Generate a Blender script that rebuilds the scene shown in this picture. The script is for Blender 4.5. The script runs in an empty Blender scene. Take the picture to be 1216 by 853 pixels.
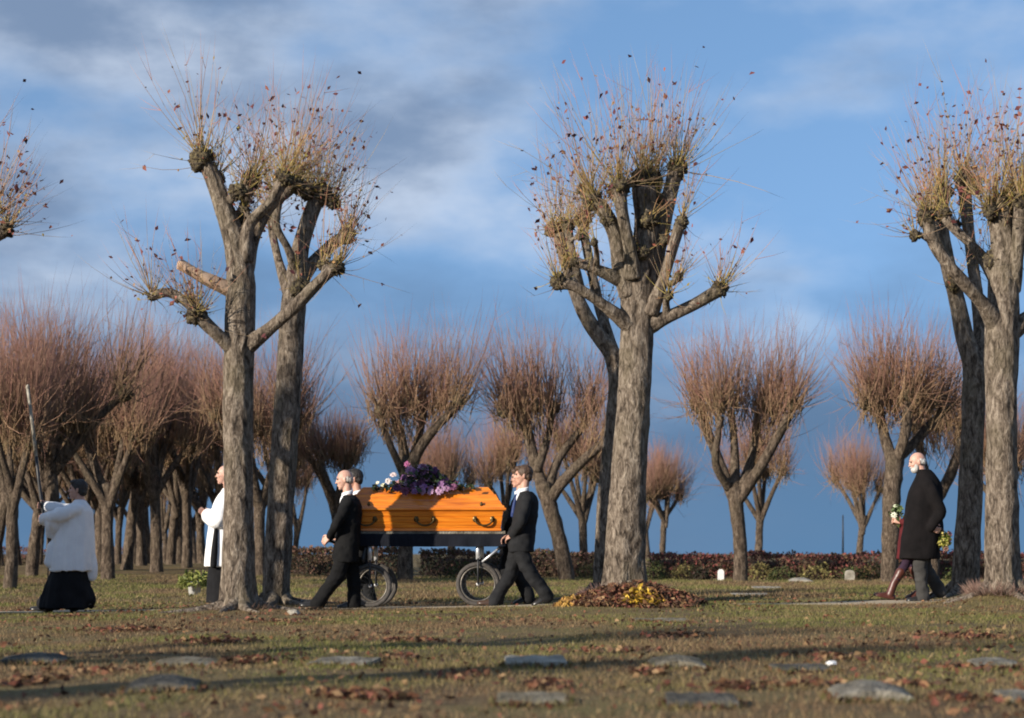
import bpy, math, random
import numpy as np
from mathutils import Vector, Matrix

R = math.radians
rng = np.random.default_rng(7)
random.seed(7)
scene = bpy.context.scene
COL = scene.collection

# ------------------------------------------------------------------ camera
FPX = 2450.0          # focal length in photo pixels (photo 1216 wide)
CX, HY = 608.0, 657.0  # principal column, horizon row
CAM_H = 0.65
cam = bpy.data.cameras.new('camera')
cam_ob = bpy.data.objects.new('camera', cam)
COL.objects.link(cam_ob)
cam_ob.location = (0, 0, CAM_H)
cam_ob.rotation_euler = (R(90), 0, 0)
cam.sensor_width = 36.0
cam.lens = FPX / 1216.0 * 36.0
cam.shift_y = (HY - 426.5) / 1216.0
cam.clip_start = 0.1
cam.clip_end = 3000
cam.dof.use_dof = True
cam.dof.focus_distance = 24.6
cam.dof.aperture_fstop = 2.8
scene.camera = cam_ob

# ------------------------------------------------------------------ sun
SUN_A, SUN_E = R(38), R(17)    # sun stands left of and behind the camera
sun = bpy.data.lights.new('sun', 'SUN')
sun.energy = 4.8
sun.angle = R(0.55)
sun.color = (1.0, 0.90, 0.77)
sun_ob = bpy.data.objects.new('sun', sun)
COL.objects.link(sun_ob)
sd = Vector((math.cos(SUN_A) * math.cos(SUN_E), math.sin(SUN_A) * math.cos(SUN_E), -math.sin(SUN_E)))
sun_ob.rotation_euler = sd.to_track_quat('-Z', 'Y').to_euler()
sun_ob.location = (-20, -20, 20)

# ------------------------------------------------------------------ world
world = bpy.data.worlds.new('World')
scene.world = world
world.use_nodes = True
wt = world.node_tree
wt.nodes.clear()
def wn(t, **kw):
    n = wt.nodes.new(t)
    for k, v in kw.items():
        setattr(n, k, v)
    return n
def wl(a, b):
    wt.links.new(a, b)
tc = wn('ShaderNodeTexCoord')
sep = wn('ShaderNodeSeparateXYZ'); wl(tc.outputs['Generated'], sep.inputs[0])
# sky seen a little higher up than the horizon haze: cold clear air
zadd = wn('ShaderNodeMath', operation='MULTIPLY_ADD'); wl(sep.outputs['Z'], zadd.inputs[0]); zadd.inputs[1].default_value = 0.9; zadd.inputs[2].default_value = 0.30
cmb = wn('ShaderNodeCombineXYZ'); wl(sep.outputs['X'], cmb.inputs[0]); wl(sep.outputs['Y'], cmb.inputs[1]); wl(zadd.outputs[0], cmb.inputs[2])
nrm = wn('ShaderNodeVectorMath', operation='NORMALIZE'); wl(cmb.outputs[0], nrm.inputs[0])
sky = wn('ShaderNodeTexSky', sky_type='NISHITA', sun_disc=False, sun_elevation=SUN_E,
         sun_rotation=math.atan2(-math.cos(SUN_A), -math.sin(SUN_A)), air_density=1.0, dust_density=0.3, ozone_density=2.2)
wl(nrm.outputs[0], sky.inputs[0])
# clouds: flattened noise on the direction
SKYOFF = (2.9, 11.4, 6.1)
def cloud_noise(scale, off, detail, rough):
    m = wn('ShaderNodeMapping'); m.inputs['Location'].default_value = off; m.inputs['Scale'].default_value = scale
    wl(tc.outputs['Generated'], m.inputs['Vector'])
    n = wn('ShaderNodeTexNoise'); n.inputs['Scale'].default_value = 1.0; n.inputs['Detail'].default_value = detail; n.inputs['Roughness'].default_value = rough
    wl(m.outputs[0], n.inputs['Vector'])
    return n.outputs['Fac']
def wmath(op, a, b=None, clamp=False):
    n = wn('ShaderNodeMath', operation=op, use_clamp=clamp)
    for i, v in enumerate((a, b)):
        if v is None: continue
        if isinstance(v, (int, float)): n.inputs[i].default_value = v
        else: wl(v, n.inputs[i])
    return n.outputs[0]
def wramp(fac, lo, hi):
    n = wn('ShaderNodeMapRange', interpolation_type='SMOOTHSTEP'); wl(fac, n.inputs['Value'])
    n.inputs['From Min'].default_value = lo; n.inputs['From Max'].default_value = hi
    return n.outputs[0]
def wmix(fac, a, b):
    n = wn('ShaderNodeMix', data_type='RGBA')
    if isinstance(fac, (int, float)): n.inputs[0].default_value = fac
    else: wl(fac, n.inputs[0])
    for i, v in ((6, a), (7, b)):
        if isinstance(v, tuple): n.inputs[i].default_value = (*v, 1)
        else: wl(v, n.inputs[i])
    return n.outputs[2]
n_big = cloud_noise((7.0, 7.0, 15.0), (SKYOFF[0], SKYOFF[1], SKYOFF[2]), 6.0, 0.52)
n_low = cloud_noise((2.6, 2.6, 5.0), (7.1, 0.4, 2.0), 2.0, 0.5)
n_brk = cloud_noise((9.0, 9.0, 20.0), (3.3, 1.2, 5.1), 6.0, 0.55)
lefty = wramp(sep.outputs['X'], 0.20, -0.26)        # the weather comes in from the west
cov = wmath('ADD', wmath('MULTIPLY', n_big, 0.75), wmath('MULTIPLY', n_low, 0.25))
cov = wmath('ADD', cov, wmath('MULTIPLY', lefty, 0.15))
mask = wmath('MULTIPLY', wramp(cov, 0.47, 0.70), 0.80)
# thick cloud is grey underneath, thin edges are lit
thick = wramp(wmath('ADD', wmath('MULTIPLY', n_brk, 0.55), wmath('MULTIPLY', cov, 0.62)), 0.56, 0.78)
grey = wmix(thick, (3.75, 4.2, 4.95), (1.2, 1.62, 2.4))
SKY_GAIN = wn('ShaderNodeMix', data_type='RGBA', blend_type='MULTIPLY'); SKY_GAIN.inputs[0].default_value = 1.0
wl(sky.outputs[0], SKY_GAIN.inputs[6]); SKY_GAIN.inputs[7].default_value = (1.10, 1.18, 1.22, 1)
c1 = wmix(mask, SKY_GAIN.outputs[2], grey)
# slate-blue bank of distant rain cloud low on the horizon, all round
bank_edge = wmath('ADD', sep.outputs['Z'], wmath('MULTIPLY', wmath('SUBTRACT', n_big, 0.5), 0.16))
bank = wmath('MULTIPLY', wramp(bank_edge, 0.155, 0.05), 0.92)
slate = wmix(wramp(sep.outputs['Z'], 0.0, 0.09), (0.52, 1.12, 2.02), (0.62, 1.03, 1.72))
c2 = wmix(bank, c1, slate)
bg = wn('ShaderNodeBackground'); bg.inputs['Strength'].default_value = 0.115
wl(c2, bg.inputs['Color'])
wo = wn('ShaderNodeOutputWorld'); wl(bg.outputs[0], wo.inputs[0])

# ------------------------------------------------------------------ view
vs = scene.view_settings
vs.view_transform = 'Standard'; vs.look = 'None'; vs.gamma = 1.0; vs.use_curve_mapping = False
vs.exposure = 0.65
scene.cycles.filter_width = 1.9

# ------------------------------------------------------------------ numpy noise, terrain
def _h(ix, iy, iz):
    n = (ix * 374761393 + iy * 668265263 + iz * 2147483647 + 1013904223) & 0xFFFFFFFF
    n = ((n ^ (n >> 13)) * 1274126177) & 0xFFFFFFFF
    n = (n ^ (n >> 16)) & 0xFFFFFFFF
    return n.astype(np.float64) / 4294967295.0
def vn(x, y, z=0.0):
    x, y, z = np.broadcast_arrays(np.asarray(x, float), np.asarray(y, float), np.asarray(z, float))
    xi = np.floor(x); yi = np.floor(y); zi = np.floor(z)
    fx, fy, fz = x - xi, y - yi, z - zi
    fx = fx * fx * (3 - 2 * fx); fy = fy * fy * (3 - 2 * fy); fz = fz * fz * (3 - 2 * fz)
    xi = xi.astype(np.int64); yi = yi.astype(np.int64); zi = zi.astype(np.int64)
    r = 0
    for a in (0, 1):
        for b in (0, 1):
            for c in (0, 1):
                w = (fx if a else 1 - fx) * (fy if b else 1 - fy) * (fz if c else 1 - fz)
                r = r + w * _h(xi + a, yi + b, zi + c)
    return r
def fbm(x, y, z=0.0, o=3):
    r = 0; a = 0.5; s = 1.0
    for i in range(o):
        r = r + a * vn(np.asarray(x) * s + 17.3 * i, np.asarray(y) * s, np.asarray(z) * s); a *= 0.5; s *= 2.1
    return r / (1 - 0.5 ** o)
def sstep(a, b, x):
    t = np.clip((x - a) / (b - a), 0, 1)
    return t * t * (3 - 2 * t)

ROW_F, ROW_B, PATH = 23.4, 27.0, 25.15
def wx(px, D): return (px - CX) / FPX * D
MOUNDS = [(wx(742, ROW_F), ROW_F, 0.15, 0.50), (wx(750, 23.1), 23.0, 0.06, 0.75), (wx(1192, ROW_F), ROW_F, 0.17, 0.42),
          (wx(283, ROW_F), ROW_F, 0.05, 0.55), (wx(1148, ROW_B), ROW_B, 0.07, 0.4), (wx(718, ROW_B), ROW_B, 0.10, 0.4),
          (wx(330, ROW_B), ROW_B, 0.02, 0.4), (wx(190, 62), 60, 0.35, 7.0)]
def gz(x, y):
    x = np.asarray(x, float); y = np.asarray(y, float)
    z = 0.011 * np.clip(x, -9, 9) * (1 - sstep(30, 46, y)) * sstep(6, 20, y)
    z = z + 0.05 * (fbm(x * 0.55, y * 0.55, 0.5, 2) - 0.5) + 0.022 * (vn(x * 2.6, y * 2.6, 3.3) - 0.5)
    for mx, my, h, s in MOUNDS:
        z = z + h * np.exp(-((x - mx) ** 2 + (y - my) ** 2) / (2 * s * s))
    return z
def gzf(x, y): return float(gz(x, y))
def P(px, py, D):
    return np.array((wx(px, D), D, CAM_H - (py - HY) / FPX * D))
def groundD(py):
    return CAM_H * FPX / (py - HY)

# ------------------------------------------------------------------ materials
def mat(name):
    m = bpy.data.materials.new(name); m.use_nodes = True
    nt = m.node_tree
    return m, nt, nt.nodes['Principled BSDF']
def setup_noise(nt, scale, detail=4, rough=0.55, coord='Object', stretch=(1, 1, 1), kind='noise', distort=0.0):
    t = nt.nodes.new('ShaderNodeTexCoord'); mp = nt.nodes.new('ShaderNodeMapping')
    mp.inputs['Scale'].default_value = stretch
    if coord == 'World':
        g = nt.nodes.new('ShaderNodeNewGeometry'); nt.links.new(g.outputs['Position'], mp.inputs['Vector'])
    else:
        nt.links.new(t.outputs[coord], mp.inputs['Vector'])
    if kind == 'noise':
        n = nt.nodes.new('ShaderNodeTexNoise'); n.inputs['Detail'].default_value = detail; n.inputs['Roughness'].default_value = rough
        n.inputs['Distortion'].default_value = distort
        out = n.outputs['Fac']
    else:
        n = nt.nodes.new('ShaderNodeTexVoronoi'); n.feature = 'DISTANCE_TO_EDGE'; out = n.outputs['Distance']
    n.inputs['Scale'].default_value = scale
    nt.links.new(mp.outputs[0], n.inputs['Vector'])
    return out
def ramp(nt, fac, stops):
    r = nt.nodes.new('ShaderNodeValToRGB')
    el = r.color_ramp.elements
    while len(el) < len(stops): el.new(0.5)
    for e, (p, c) in zip(el, stops):
        e.position = p; e.color = (*c, 1)
    nt.links.new(fac, r.inputs[0])
    return r.outputs[0]
def bump(nt, bsdf, fac, strength, dist=0.01):
    b = nt.nodes.new('ShaderNodeBump'); b.inputs['Strength'].default_value = strength; b.inputs['Distance'].default_value = dist
    nt.links.new(fac, b.inputs['Height']); nt.links.new(b.outputs[0], bsdf.inputs['Normal'])
def nmix(nt, fac, a, b, mode='MIX'):
    n = nt.nodes.new('ShaderNodeMix'); n.data_type = 'RGBA'; n.blend_type = mode
    for i, v in ((0, fac), (6, a), (7, b)):
        if isinstance(v, (int, float)): n.inputs[i].default_value = v
        elif isinstance(v, tuple): n.inputs[i].default_value = (*v, 1)
        else: nt.links.new(v, n.inputs[i])
    return n.outputs[2]
def simple(name, stops, scale=6, rough=0.7, bmp=0.0, stretch=(1, 1, 1), detail=4, coord='Object', bscale=None, bdist=0.01, metal=0.0, coat=0.0, spec=0.5, sheen=0.0):
    m, nt, b = mat(name)
    n = setup_noise(nt, scale, detail, coord=coord, stretch=stretch)
    nt.links.new(ramp(nt, n, stops), b.inputs['Base Color'])
    b.inputs['Roughness'].default_value = rough; b.inputs['Metallic'].default_value = metal
    b.inputs['Coat Weight'].default_value = coat; b.inputs['Specular IOR Level'].default_value = spec
    b.inputs['Sheen Weight'].default_value = sheen
    if bmp:
        n2 = setup_noise(nt, bscale or scale * 3, 4, coord=coord, stretch=stretch)
        bump(nt, b, n2, bmp, bdist)
    return m
def attr_mat(name, rough=0.8, trans=0.0, tint=None, spec=0.3):
    m, nt, b = mat(name)
    a = nt.nodes.new('ShaderNodeAttribute'); a.attribute_name = 'Col'
    nt.links.new(a.outputs['Color'], b.inputs['Base Color'])
    b.inputs['Roughness'].default_value = rough; b.inputs['Specular IOR Level'].default_value = spec
    if trans:
        t = nt.nodes.new('ShaderNodeBsdfTranslucent'); nt.links.new(a.outputs['Color'], t.inputs['Color'])
        mx = nt.nodes.new('ShaderNodeMixShader'); mx.inputs[0].default_value = trans
        nt.links.new(b.outputs[0], mx.inputs[1]); nt.links.new(t.outputs[0], mx.inputs[2])
        nt.links.new(mx.outputs[0], nt.nodes['Material Output'].inputs[0])
    return m

M = {}
def make_bark(name, dark, mid, light, moss):
    m, nt, b = mat(name)
    n1 = setup_noise(nt, 1.0, 6, 0.62, stretch=(17, 17, 6.5), distort=0.7)
    n2 = setup_noise(nt, 1.0, 5, 0.6, stretch=(52, 52, 20))
    big = setup_noise(nt, 2.2, 4, 0.55, stretch=(1, 1, .6))
    c = ramp(nt, n1, [(0.33, dark), (0.47, mid), (0.66, light)])
    c = nmix(nt, ramp(nt, n2, [(0.35, (0.45, 0.45, 0.45)), (0.6, (1, 1, 1))]), (0, 0, 0), c, 'MIX') if False else nmix(nt, 0.8, c, ramp(nt, n2, [(0.36, (0.42, 0.4, 0.38)), (0.56, (1, 1, 1))]), 'MULTIPLY')
    c = nmix(nt, ramp(nt, big, [(0.5, (0, 0, 0)), (0.72, (0.55, 0.55, 0.55))]), c, moss)
    nt.links.new(c, b.inputs['Base Color'])
    b.inputs['Roughness'].default_value = 0.92; b.inputs['Specular IOR Level'].default_value = 0.2
    ad = nt.nodes.new('ShaderNodeMath'); ad.operation = 'MULTIPLY_ADD'; ad.inputs[1].default_value = 0.4
    nt.links.new(n2, ad.inputs[0]); nt.links.new(n1, ad.inputs[2])
    bump(nt, b, ad.outputs[0], 1.0, 0.05)
    return m
M['bark'] = make_bark('bark_grey', (0.038, 0.029, 0.022), (0.155, 0.122, 0.093), (0.335, 0.28, 0.22), (0.135, 0.115, 0.07))
M['bark_far'] = make_bark('bark_brown', (0.03, 0.022, 0.017), (0.095, 0.07, 0.05), (0.20, 0.155, 0.115), (0.08, 0.066, 0.04))
M['burr'] = simple('burr_bark', [(0.34, (0.02, 0.015, 0.010)), (0.5, (0.075, 0.056, 0.033)), (0.68, (0.19, 0.155, 0.07))], 26, 0.95, 1.0, bscale=40, bdist=0.04)
M['cutwood'] = simple('cut_wood', [(0.3, (0.30, 0.20, 0.13)), (0.7, (0.48, 0.34, 0.24))], 20, 0.9, 0.4, stretch=(1, 1, 0.3))
M['shoots'] = attr_mat('shoot_bark', 0.75)
M['leaf'] = attr_mat('dry_leaf', 0.8, 0.25)
M['grass'] = attr_mat('grass_blade', 0.75, 0.25)
M['hedge'] = attr_mat('hedge_leaf', 0.8, 0.2)
# lawn
m, nt, b = mat('lawn_soil')
a1 = setup_noise(nt, 0.9, 5, 0.6, 'World'); a2 = setup_noise(nt, 9.0, 5, 0.65, 'World'); a3 = setup_noise(nt, 60.0, 4, 0.6, 'World')
c = ramp(nt, a1, [(0.36, (0.12, 0.076, 0.043)), (0.50, (0.165, 0.118, 0.058)), (0.66, (0.145, 0.126, 0.046))])
c = nmix(nt, ramp(nt, a2, [(0.45, (0, 0, 0)), (0.66, (0.8, 0.8, 0.8))]), c, (0.21, 0.165, 0.085))
c = nmix(nt, 0.75, c, ramp(nt, a3, [(0.3, (0.45, 0.43, 0.4)), (0.62, (1.2, 1.2, 1.15))]), 'MULTIPLY')
nt.links.new(c, b.inputs['Base Color']); b.inputs['Roughness'].default_value = 0.95; b.inputs['Specular IOR Level'].default_value = 0.15
bump(nt, b, a3, 0.8, 0.03)
M['lawn'] = m
M['sand'] = simple('sandy_gravel', [(0.3, (0.30, 0.235, 0.15)), (0.7, (0.50, 0.41, 0.28))], 14, 0.95, 0.6, coord='World', bscale=80)
def stone_mat(name, a, b_, c_):
    return simple(name, [(0.3, a), (0.5, b_), (0.7, c_)], 9, 1.0, 0.9, bscale=45, bdist=0.02, detail=8, spec=0.08)
M['stone_grey'] = stone_mat('grey_granite', (0.085, 0.076, 0.06), (0.175, 0.16, 0.13), (0.29, 0.27, 0.225))
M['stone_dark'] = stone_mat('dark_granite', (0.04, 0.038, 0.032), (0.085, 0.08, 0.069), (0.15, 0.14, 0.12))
M['stone_pale'] = stone_mat('pale_limestone', (0.19, 0.17, 0.135), (0.31, 0.285, 0.235), (0.44, 0.41, 0.345))
M['stone_moss'] = stone_mat('mossy_stone', (0.08, 0.068, 0.045), (0.17, 0.148, 0.108), (0.28, 0.25, 0.19))
M['white'] = simple('white_enamel', [(0.3, (0.66, 0.66, 0.64)), (0.7, (0.8, 0.8, 0.78))], 10, 0.5)
# varnished coffin wood: long grain along X
m, nt, b = mat('varnished_pine')
n1 = setup_noise(nt, 1.0, 5, 0.55, stretch=(1.6, 22, 22), distort=0.6); n2 = setup_noise(nt, 1.0, 3, 0.5, stretch=(4, 70, 70))
c = ramp(nt, n1, [(0.32, (0.50, 0.13, 0.008)), (0.52, (0.70, 0.205, 0.011)), (0.7, (0.78, 0.265, 0.02))])
c = nmix(nt, 0.5, c, ramp(nt, n2, [(0.35, (0.62, 0.5, 0.38)), (0.58, (1, 1, 1))]), 'MULTIPLY')
nt.links.new(c, b.inputs['Base Color']); b.inputs['Roughness'].default_value = 0.35; b.inputs['Coat Weight'].default_value = 0.5; b.inputs['Coat Roughness'].default_value = 0.15
bump(nt, b, n1, 0.08, 0.004)
M['pine'] = m
M['brass'] = simple('tarnished_brass', [(0.3, (0.05, 0.035, 0.015)), (0.7, (0.16, 0.11, 0.04))], 30, 0.4, metal=0.8)
M['steel'] = simple('brushed_steel', [(0.3, (0.62, 0.63, 0.65)), (0.7, (0.8, 0.8, 0.82))], 40, 0.35, metal=0.6)
M['blackpaint'] = simple('black_paint', [(0.3, (0.010, 0.011, 0.013)), (0.7, (0.022, 0.023, 0.027))], 20, 0.5)
M['drape'] = simple('dark_blue_drape', [(0.3, (0.003, 0.004, 0.008)), (0.7, (0.007, 0.009, 0.016))], 16, 0.8, 0.3, stretch=(3, 3, 0.4), spec=0.2)
M['rubber'] = simple('tyre_rubber', [(0.3, (0.035, 0.031, 0.028)), (0.7, (0.085, 0.075, 0.066))], 25, 0.85, 0.4)
M['rim'] = simple('worn_rim', [(0.3, (0.09, 0.08, 0.07)), (0.7, (0.2, 0.18, 0.15))], 20, 0.45, metal=0.5)
def cloth(name, a, b_, rough=0.85, bscale=40, bmp=0.25, sheen=0.0):
    m, nt, bs = mat(name)
    n = setup_noise(nt, 7, 4); nt.links.new(ramp(nt, n, [(0.3, a), (0.7, b_)]), bs.inputs['Base Color'])
    bs.inputs['Roughness'].default_value = rough; bs.inputs['Sheen Weight'].default_value = sheen; bs.inputs['Specular IOR Level'].default_value = 0.15
    n2 = setup_noise(nt, 1.0, 4, 0.5, stretch=(bscale * 0.5, bscale * 0.5, bscale * 0.2)); bump(nt, bs, n2, bmp, 0.02)
    return m
M['suit'] = cloth('charcoal_wool', (0.010, 0.0105, 0.012), (0.019, 0.0195, 0.021))
M['suit_b'] = cloth('black_wool', (0.005, 0.005, 0.0055), (0.010, 0.010, 0.0105))
M['coat'] = cloth('black_overcoat', (0.004, 0.0036, 0.004), (0.009, 0.0075, 0.008), 0.95, 30)
M['grey_trousers'] = cloth('grey_flannel', (0.03, 0.029, 0.028), (0.055, 0.053, 0.051))
M['maroon'] = cloth('maroon_wool', (0.06, 0.010, 0.012), (0.105, 0.016, 0.018))
M['plum'] = cloth('plum_knit', (0.022, 0.012, 0.024), (0.04, 0.022, 0.04))
M['surplice'] = cloth('white_linen', (0.70, 0.70, 0.71), (0.80, 0.80, 0.80), 0.8, 26, 0.35, 0.0)
M['cassock'] = cloth('black_cassock', (0.006, 0.006, 0.007), (0.013, 0.013, 0.015))
M['shirt'] = cloth('white_shirt', (0.72, 0.73, 0.75), (0.8, 0.8, 0.82), 0.7, 50, 0.1, 0.0)
M['tie'] = cloth('blue_tie', (0.015, 0.03, 0.10), (0.03, 0.05, 0.15), 0.5)
M['shoe'] = simple('black_leather', [(0.3, (0.012, 0.011, 0.010)), (0.7, (0.03, 0.028, 0.026))], 20, 0.3)
M['shoe_brown'] = simple('brown_leather', [(0.3, (0.05, 0.028, 0.018)), (0.7, (0.09, 0.055, 0.035))], 20, 0.35)
M['boot'] = simple('oxblood_leather', [(0.3, (0.055, 0.016, 0.011)), (0.7, (0.09, 0.028, 0.02))], 15, 0.4, 0.15)
def skin(name, a, b_):
    m = simple(name, [(0.3, a), (0.7, b_)], 14, 0.55, 0.1)
    bs = m.node_tree.nodes['Principled BSDF']; bs.inputs['Subsurface Weight'].default_value = 0.08; bs.inputs['Subsurface Radius'].default_value = (0.01, 0.004, 0.002)
    return m
M['skin'] = skin('fair_skin', (0.42, 0.225, 0.16), (0.52, 0.30, 0.225))
M['skin_pale'] = skin('pale_skin', (0.46, 0.255, 0.19), (0.56, 0.34, 0.265))
M['eye'] = simple('eye_dark', [(0.3, (0.02, 0.015, 0.012)), (0.7, (0.04, 0.03, 0.02))], 30, 0.25)
M['lip'] = simple('lip', [(0.3, (0.38, 0.15, 0.13)), (0.7, (0.44, 0.19, 0.16))], 30, 0.5)
def hairm(name, a, b_): return simple(name, [(0.3, a), (0.7, b_)], 1.0, 0.6, 0.8, stretch=(60, 60, 18), bscale=1.6, bdist=0.01)
M['hair_brown'] = hairm('brown_hair', (0.035, 0.018, 0.01), (0.10, 0.055, 0.03))
M['hair_dark'] = hairm('dark_hair', (0.008, 0.007, 0.006), (0.025, 0.02, 0.016))
M['hair_white'] = hairm('white_hair', (0.36, 0.345, 0.32), (0.58, 0.56, 0.53))
M['hair_grey'] = hairm('grey_hair', (0.26, 0.23, 0.20), (0.45, 0.41, 0.37))
M['petal'] = attr_mat('petal', 0.7, 0.2)
M['leaf_green'] = attr_mat('cut_foliage', 0.6, 0.15)

# ------------------------------------------------------------------ mesh helpers
def mesh_from(name, V, F, col=None, smooth=True):
    me = bpy.data.meshes.new(name)
    V = np.asarray(V, dtype=np.float32).reshape(-1, 3)
    if isinstance(F, np.ndarray):
        n, k = F.shape
        me.vertices.add(len(V)); me.vertices.foreach_set('co', V.ravel())
        me.loops.add(n * k); me.loops.foreach_set('vertex_index', F.astype(np.int32).ravel())
        me.polygons.add(n)
        me.polygons.foreach_set('loop_start', np.arange(0, n * k, k, dtype=np.int32))
        me.polygons.foreach_set('loop_total', np.full(n, k, dtype=np.int32))
        me.update(calc_edges=True)
    else:
        me.from_pydata(V.tolist(), [], [tuple(int(i) for i in f) for f in F]); me.update()
    if smooth:
        me.polygons.foreach_set('use_smooth', np.ones(len(me.polygons), dtype=bool))
    if col is not None:
        at = me.attributes.new('Col', 'FLOAT_COLOR', 'POINT')
        c4 = np.ones((len(V), 4), dtype=np.float32); c4[:, :3] = np.asarray(col, dtype=np.float32)
        at.data.foreach_set('color', c4.ravel())
    return me
class MB:
    """collects geometry in world coordinates"""
    def __init__(self): self.V = []; self.F = []; self.C = []; self.n = 0
    def add(self, V, F, col=None):
        V = np.asarray(V, float).reshape(-1, 3)
        self.V.append(V); o = self.n
        if isinstance(F, np.ndarray): self.F.extend((F + o).tolist())
        else: self.F.extend([tuple(i + o for i in f) for f in F])
        if col is not None:
            col = np.asarray(col, float)
            self.C.append(np.broadcast_to(col, (len(V), 3)))
        self.n += len(V)
        return self
    def arrays(self): return np.concatenate(self.V), self.F
    def col(self): return np.concatenate(self.C) if self.C else None
def link(name, me, material, parent=None, loc=None):
    o = bpy.data.objects.new(name, me)
    if material: me.materials.append(material) if not me.materials else None
    COL.objects.link(o)
    if parent is not None: o.parent = parent
    if loc is not None: o.location = loc
    return o
def thing(name, label, cat, base, group=None):
    o = bpy.data.objects.new(name, None); COL.objects.link(o)
    o.empty_display_size = 0.2
    o.location = base; o['label'] = label; o['category'] = cat
    if group: o['group'] = group
    return o
def part(th, name, V, F, material, col=None, smooth=True, stuff=False, parent=None):
    """a part of thing th; V in world coordinates"""
    V = np.asarray(V, float).reshape(-1, 3) - np.array(th.location)
    o = link(name, mesh_from(name, V, F, col, smooth), material, parent or th)
    if stuff: o['kind'] = 'stuff'
    return o
def single(name, label, cat, base, V, F, material, col=None, smooth=True, group=None):
    V = np.asarray(V, float).reshape(-1, 3) - np.array(base)
    o = link(name, mesh_from(name, V, F, col, smooth), material, None, base)
    o['label'] = label; o['category'] = cat
    if group: o['group'] = group
    return o
def structure(name, V, F, material, smooth=True):
    o = link(name, mesh_from(name, V, F, None, smooth), material); o['kind'] = 'structure'; return o

def catmull(pts, step):
    """pts: N x k array (xyz + radius) -> resampled smooth polyline"""
    pts = np.asarray(pts, float)
    ext = np.vstack([2 * pts[0] - pts[1], pts, 2 * pts[-1] - pts[-2]])
    out = []
    for i in range(1, len(ext) - 2):
        p0, p1, p2, p3 = ext[i - 1:i + 3]
        n = max(2, int(np.linalg.norm(p2[:3] - p1[:3]) / step))
        for t in np.arange(n) / n:
            out.append(0.5 * (2 * p1 + (p2 - p0) * t + (2 * p0 - 5 * p1 + 4 * p2 - p3) * t * t + (3 * p1 - p0 - 3 * p2 + p3) * t ** 3))
    out.append(ext[-2])
    return np.array(out)
def frames(C):
    T = np.gradient(C, axis=0); T /= np.linalg.norm(T, axis=1)[:, None] + 1e-9
    U = np.zeros_like(T)
    u = np.cross(T[0], (0.31, 0.9, 0.2)); u /= np.linalg.norm(u)
    for i in range(len(T)):
        u = u - T[i] * np.dot(u, T[i]); u /= np.linalg.norm(u) + 1e-9
        U[i] = u
    W = np.cross(T, U)
    return T, U, W
def tube(C, r, nseg=12, caps=True, disp=None):
    C = np.asarray(C, float); r = np.broadcast_to(np.asarray(r, float), (len(C),))
    T, U, W = frames(C)
    th = np.arange(nseg) / nseg * 2 * np.pi
    rad = r[:, None] * np.ones(nseg)[None]
    if disp is not None:
        s = np.concatenate([[0], np.cumsum(np.linalg.norm(np.diff(C, axis=0), axis=1))])
        rad = rad * disp(th[None, :], s[:, None], r[:, None])
    V = C[:, None] + rad[..., None] * (np.cos(th)[None, :, None] * U[:, None] + np.sin(th)[None, :, None] * W[:, None])
    n = len(C)
    V = V.reshape(-1, 3)
    i = np.arange(n - 1)[:, None] * nseg; j = np.arange(nseg)[None]
    F = np.stack([i + j, i + (j + 1) % nseg, i + nseg + (j + 1) % nseg, i + nseg + j], -1).reshape(-1, 4)
    F = F.tolist()
    if caps:
        a = len(V); V = np.vstack([V, C[0] - T[0] * r[0] * 0.3, C[-1] + T[-1] * r[-1] * 0.45])
        for k in range(nseg):
            F.append([a, (k + 1) % nseg, k]); F.append([a + 1, (n - 1) * nseg + k, (n - 1) * nseg + (k + 1) % nseg])
    return V, F
def barkdisp(seed, amp=0.09):
    def f(th, s, r):
        ca, sa = np.cos(th), np.sin(th)
        a = np.clip(r * 22, 1.5, 6)
        n1 = vn(ca * a + seed, sa * a, s * 2.2)
        n2 = vn(ca * a * 2.2 + seed, sa * a * 2.2 + 9, s * 6)
        n3 = vn(ca * 1.1 + seed, sa * 1.1, s * 1.4 + 5)
        return 1 + amp * ((1 - np.abs(2 * n1 - 1)) - 0.5) * 1.3 + amp * 0.8 * (n2 - 0.5) + amp * 1.6 * (n3 - 0.5)
    return f
def sphere(c, r, nu=12, nv=8, disp=0.0, seed=0.0, freq=3.0):
    """r scalar or 3-vector"""
    r = np.broadcast_to(np.asarray(r, float), (3,))
    V = [(0, 0, -1)]
    for i in range(1, nv):
        ph = -np.pi / 2 + np.pi * i / nv
        for j in range(nu):
            t = 2 * np.pi * j / nu
            V.append((np.cos(ph) * np.cos(t), np.cos(ph) * np.sin(t), np.sin(ph)))
    V.append((0, 0, 1)); V = np.array(V)
    if disp:
        V = V * (1 + disp * 2 * (fbm(V[:, 0] * freq + seed, V[:, 1] * freq, V[:, 2] * freq + seed, 2) - 0.5))[:, None]
    F = []
    for j in range(nu):
        F.append((0, 1 + (j + 1) % nu, 1 + j))
        b = 1 + (nv - 2) * nu
        F.append((len(V) - 1, b + j, b + (j + 1) % nu))
    for i in range(nv - 2):
        for j in range(nu):
            a = 1 + i * nu
            F.append((a + j, a + (j + 1) % nu, a + nu + (j + 1) % nu, a + nu + j))
    return V * r + np.asarray(c, float), F
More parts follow.
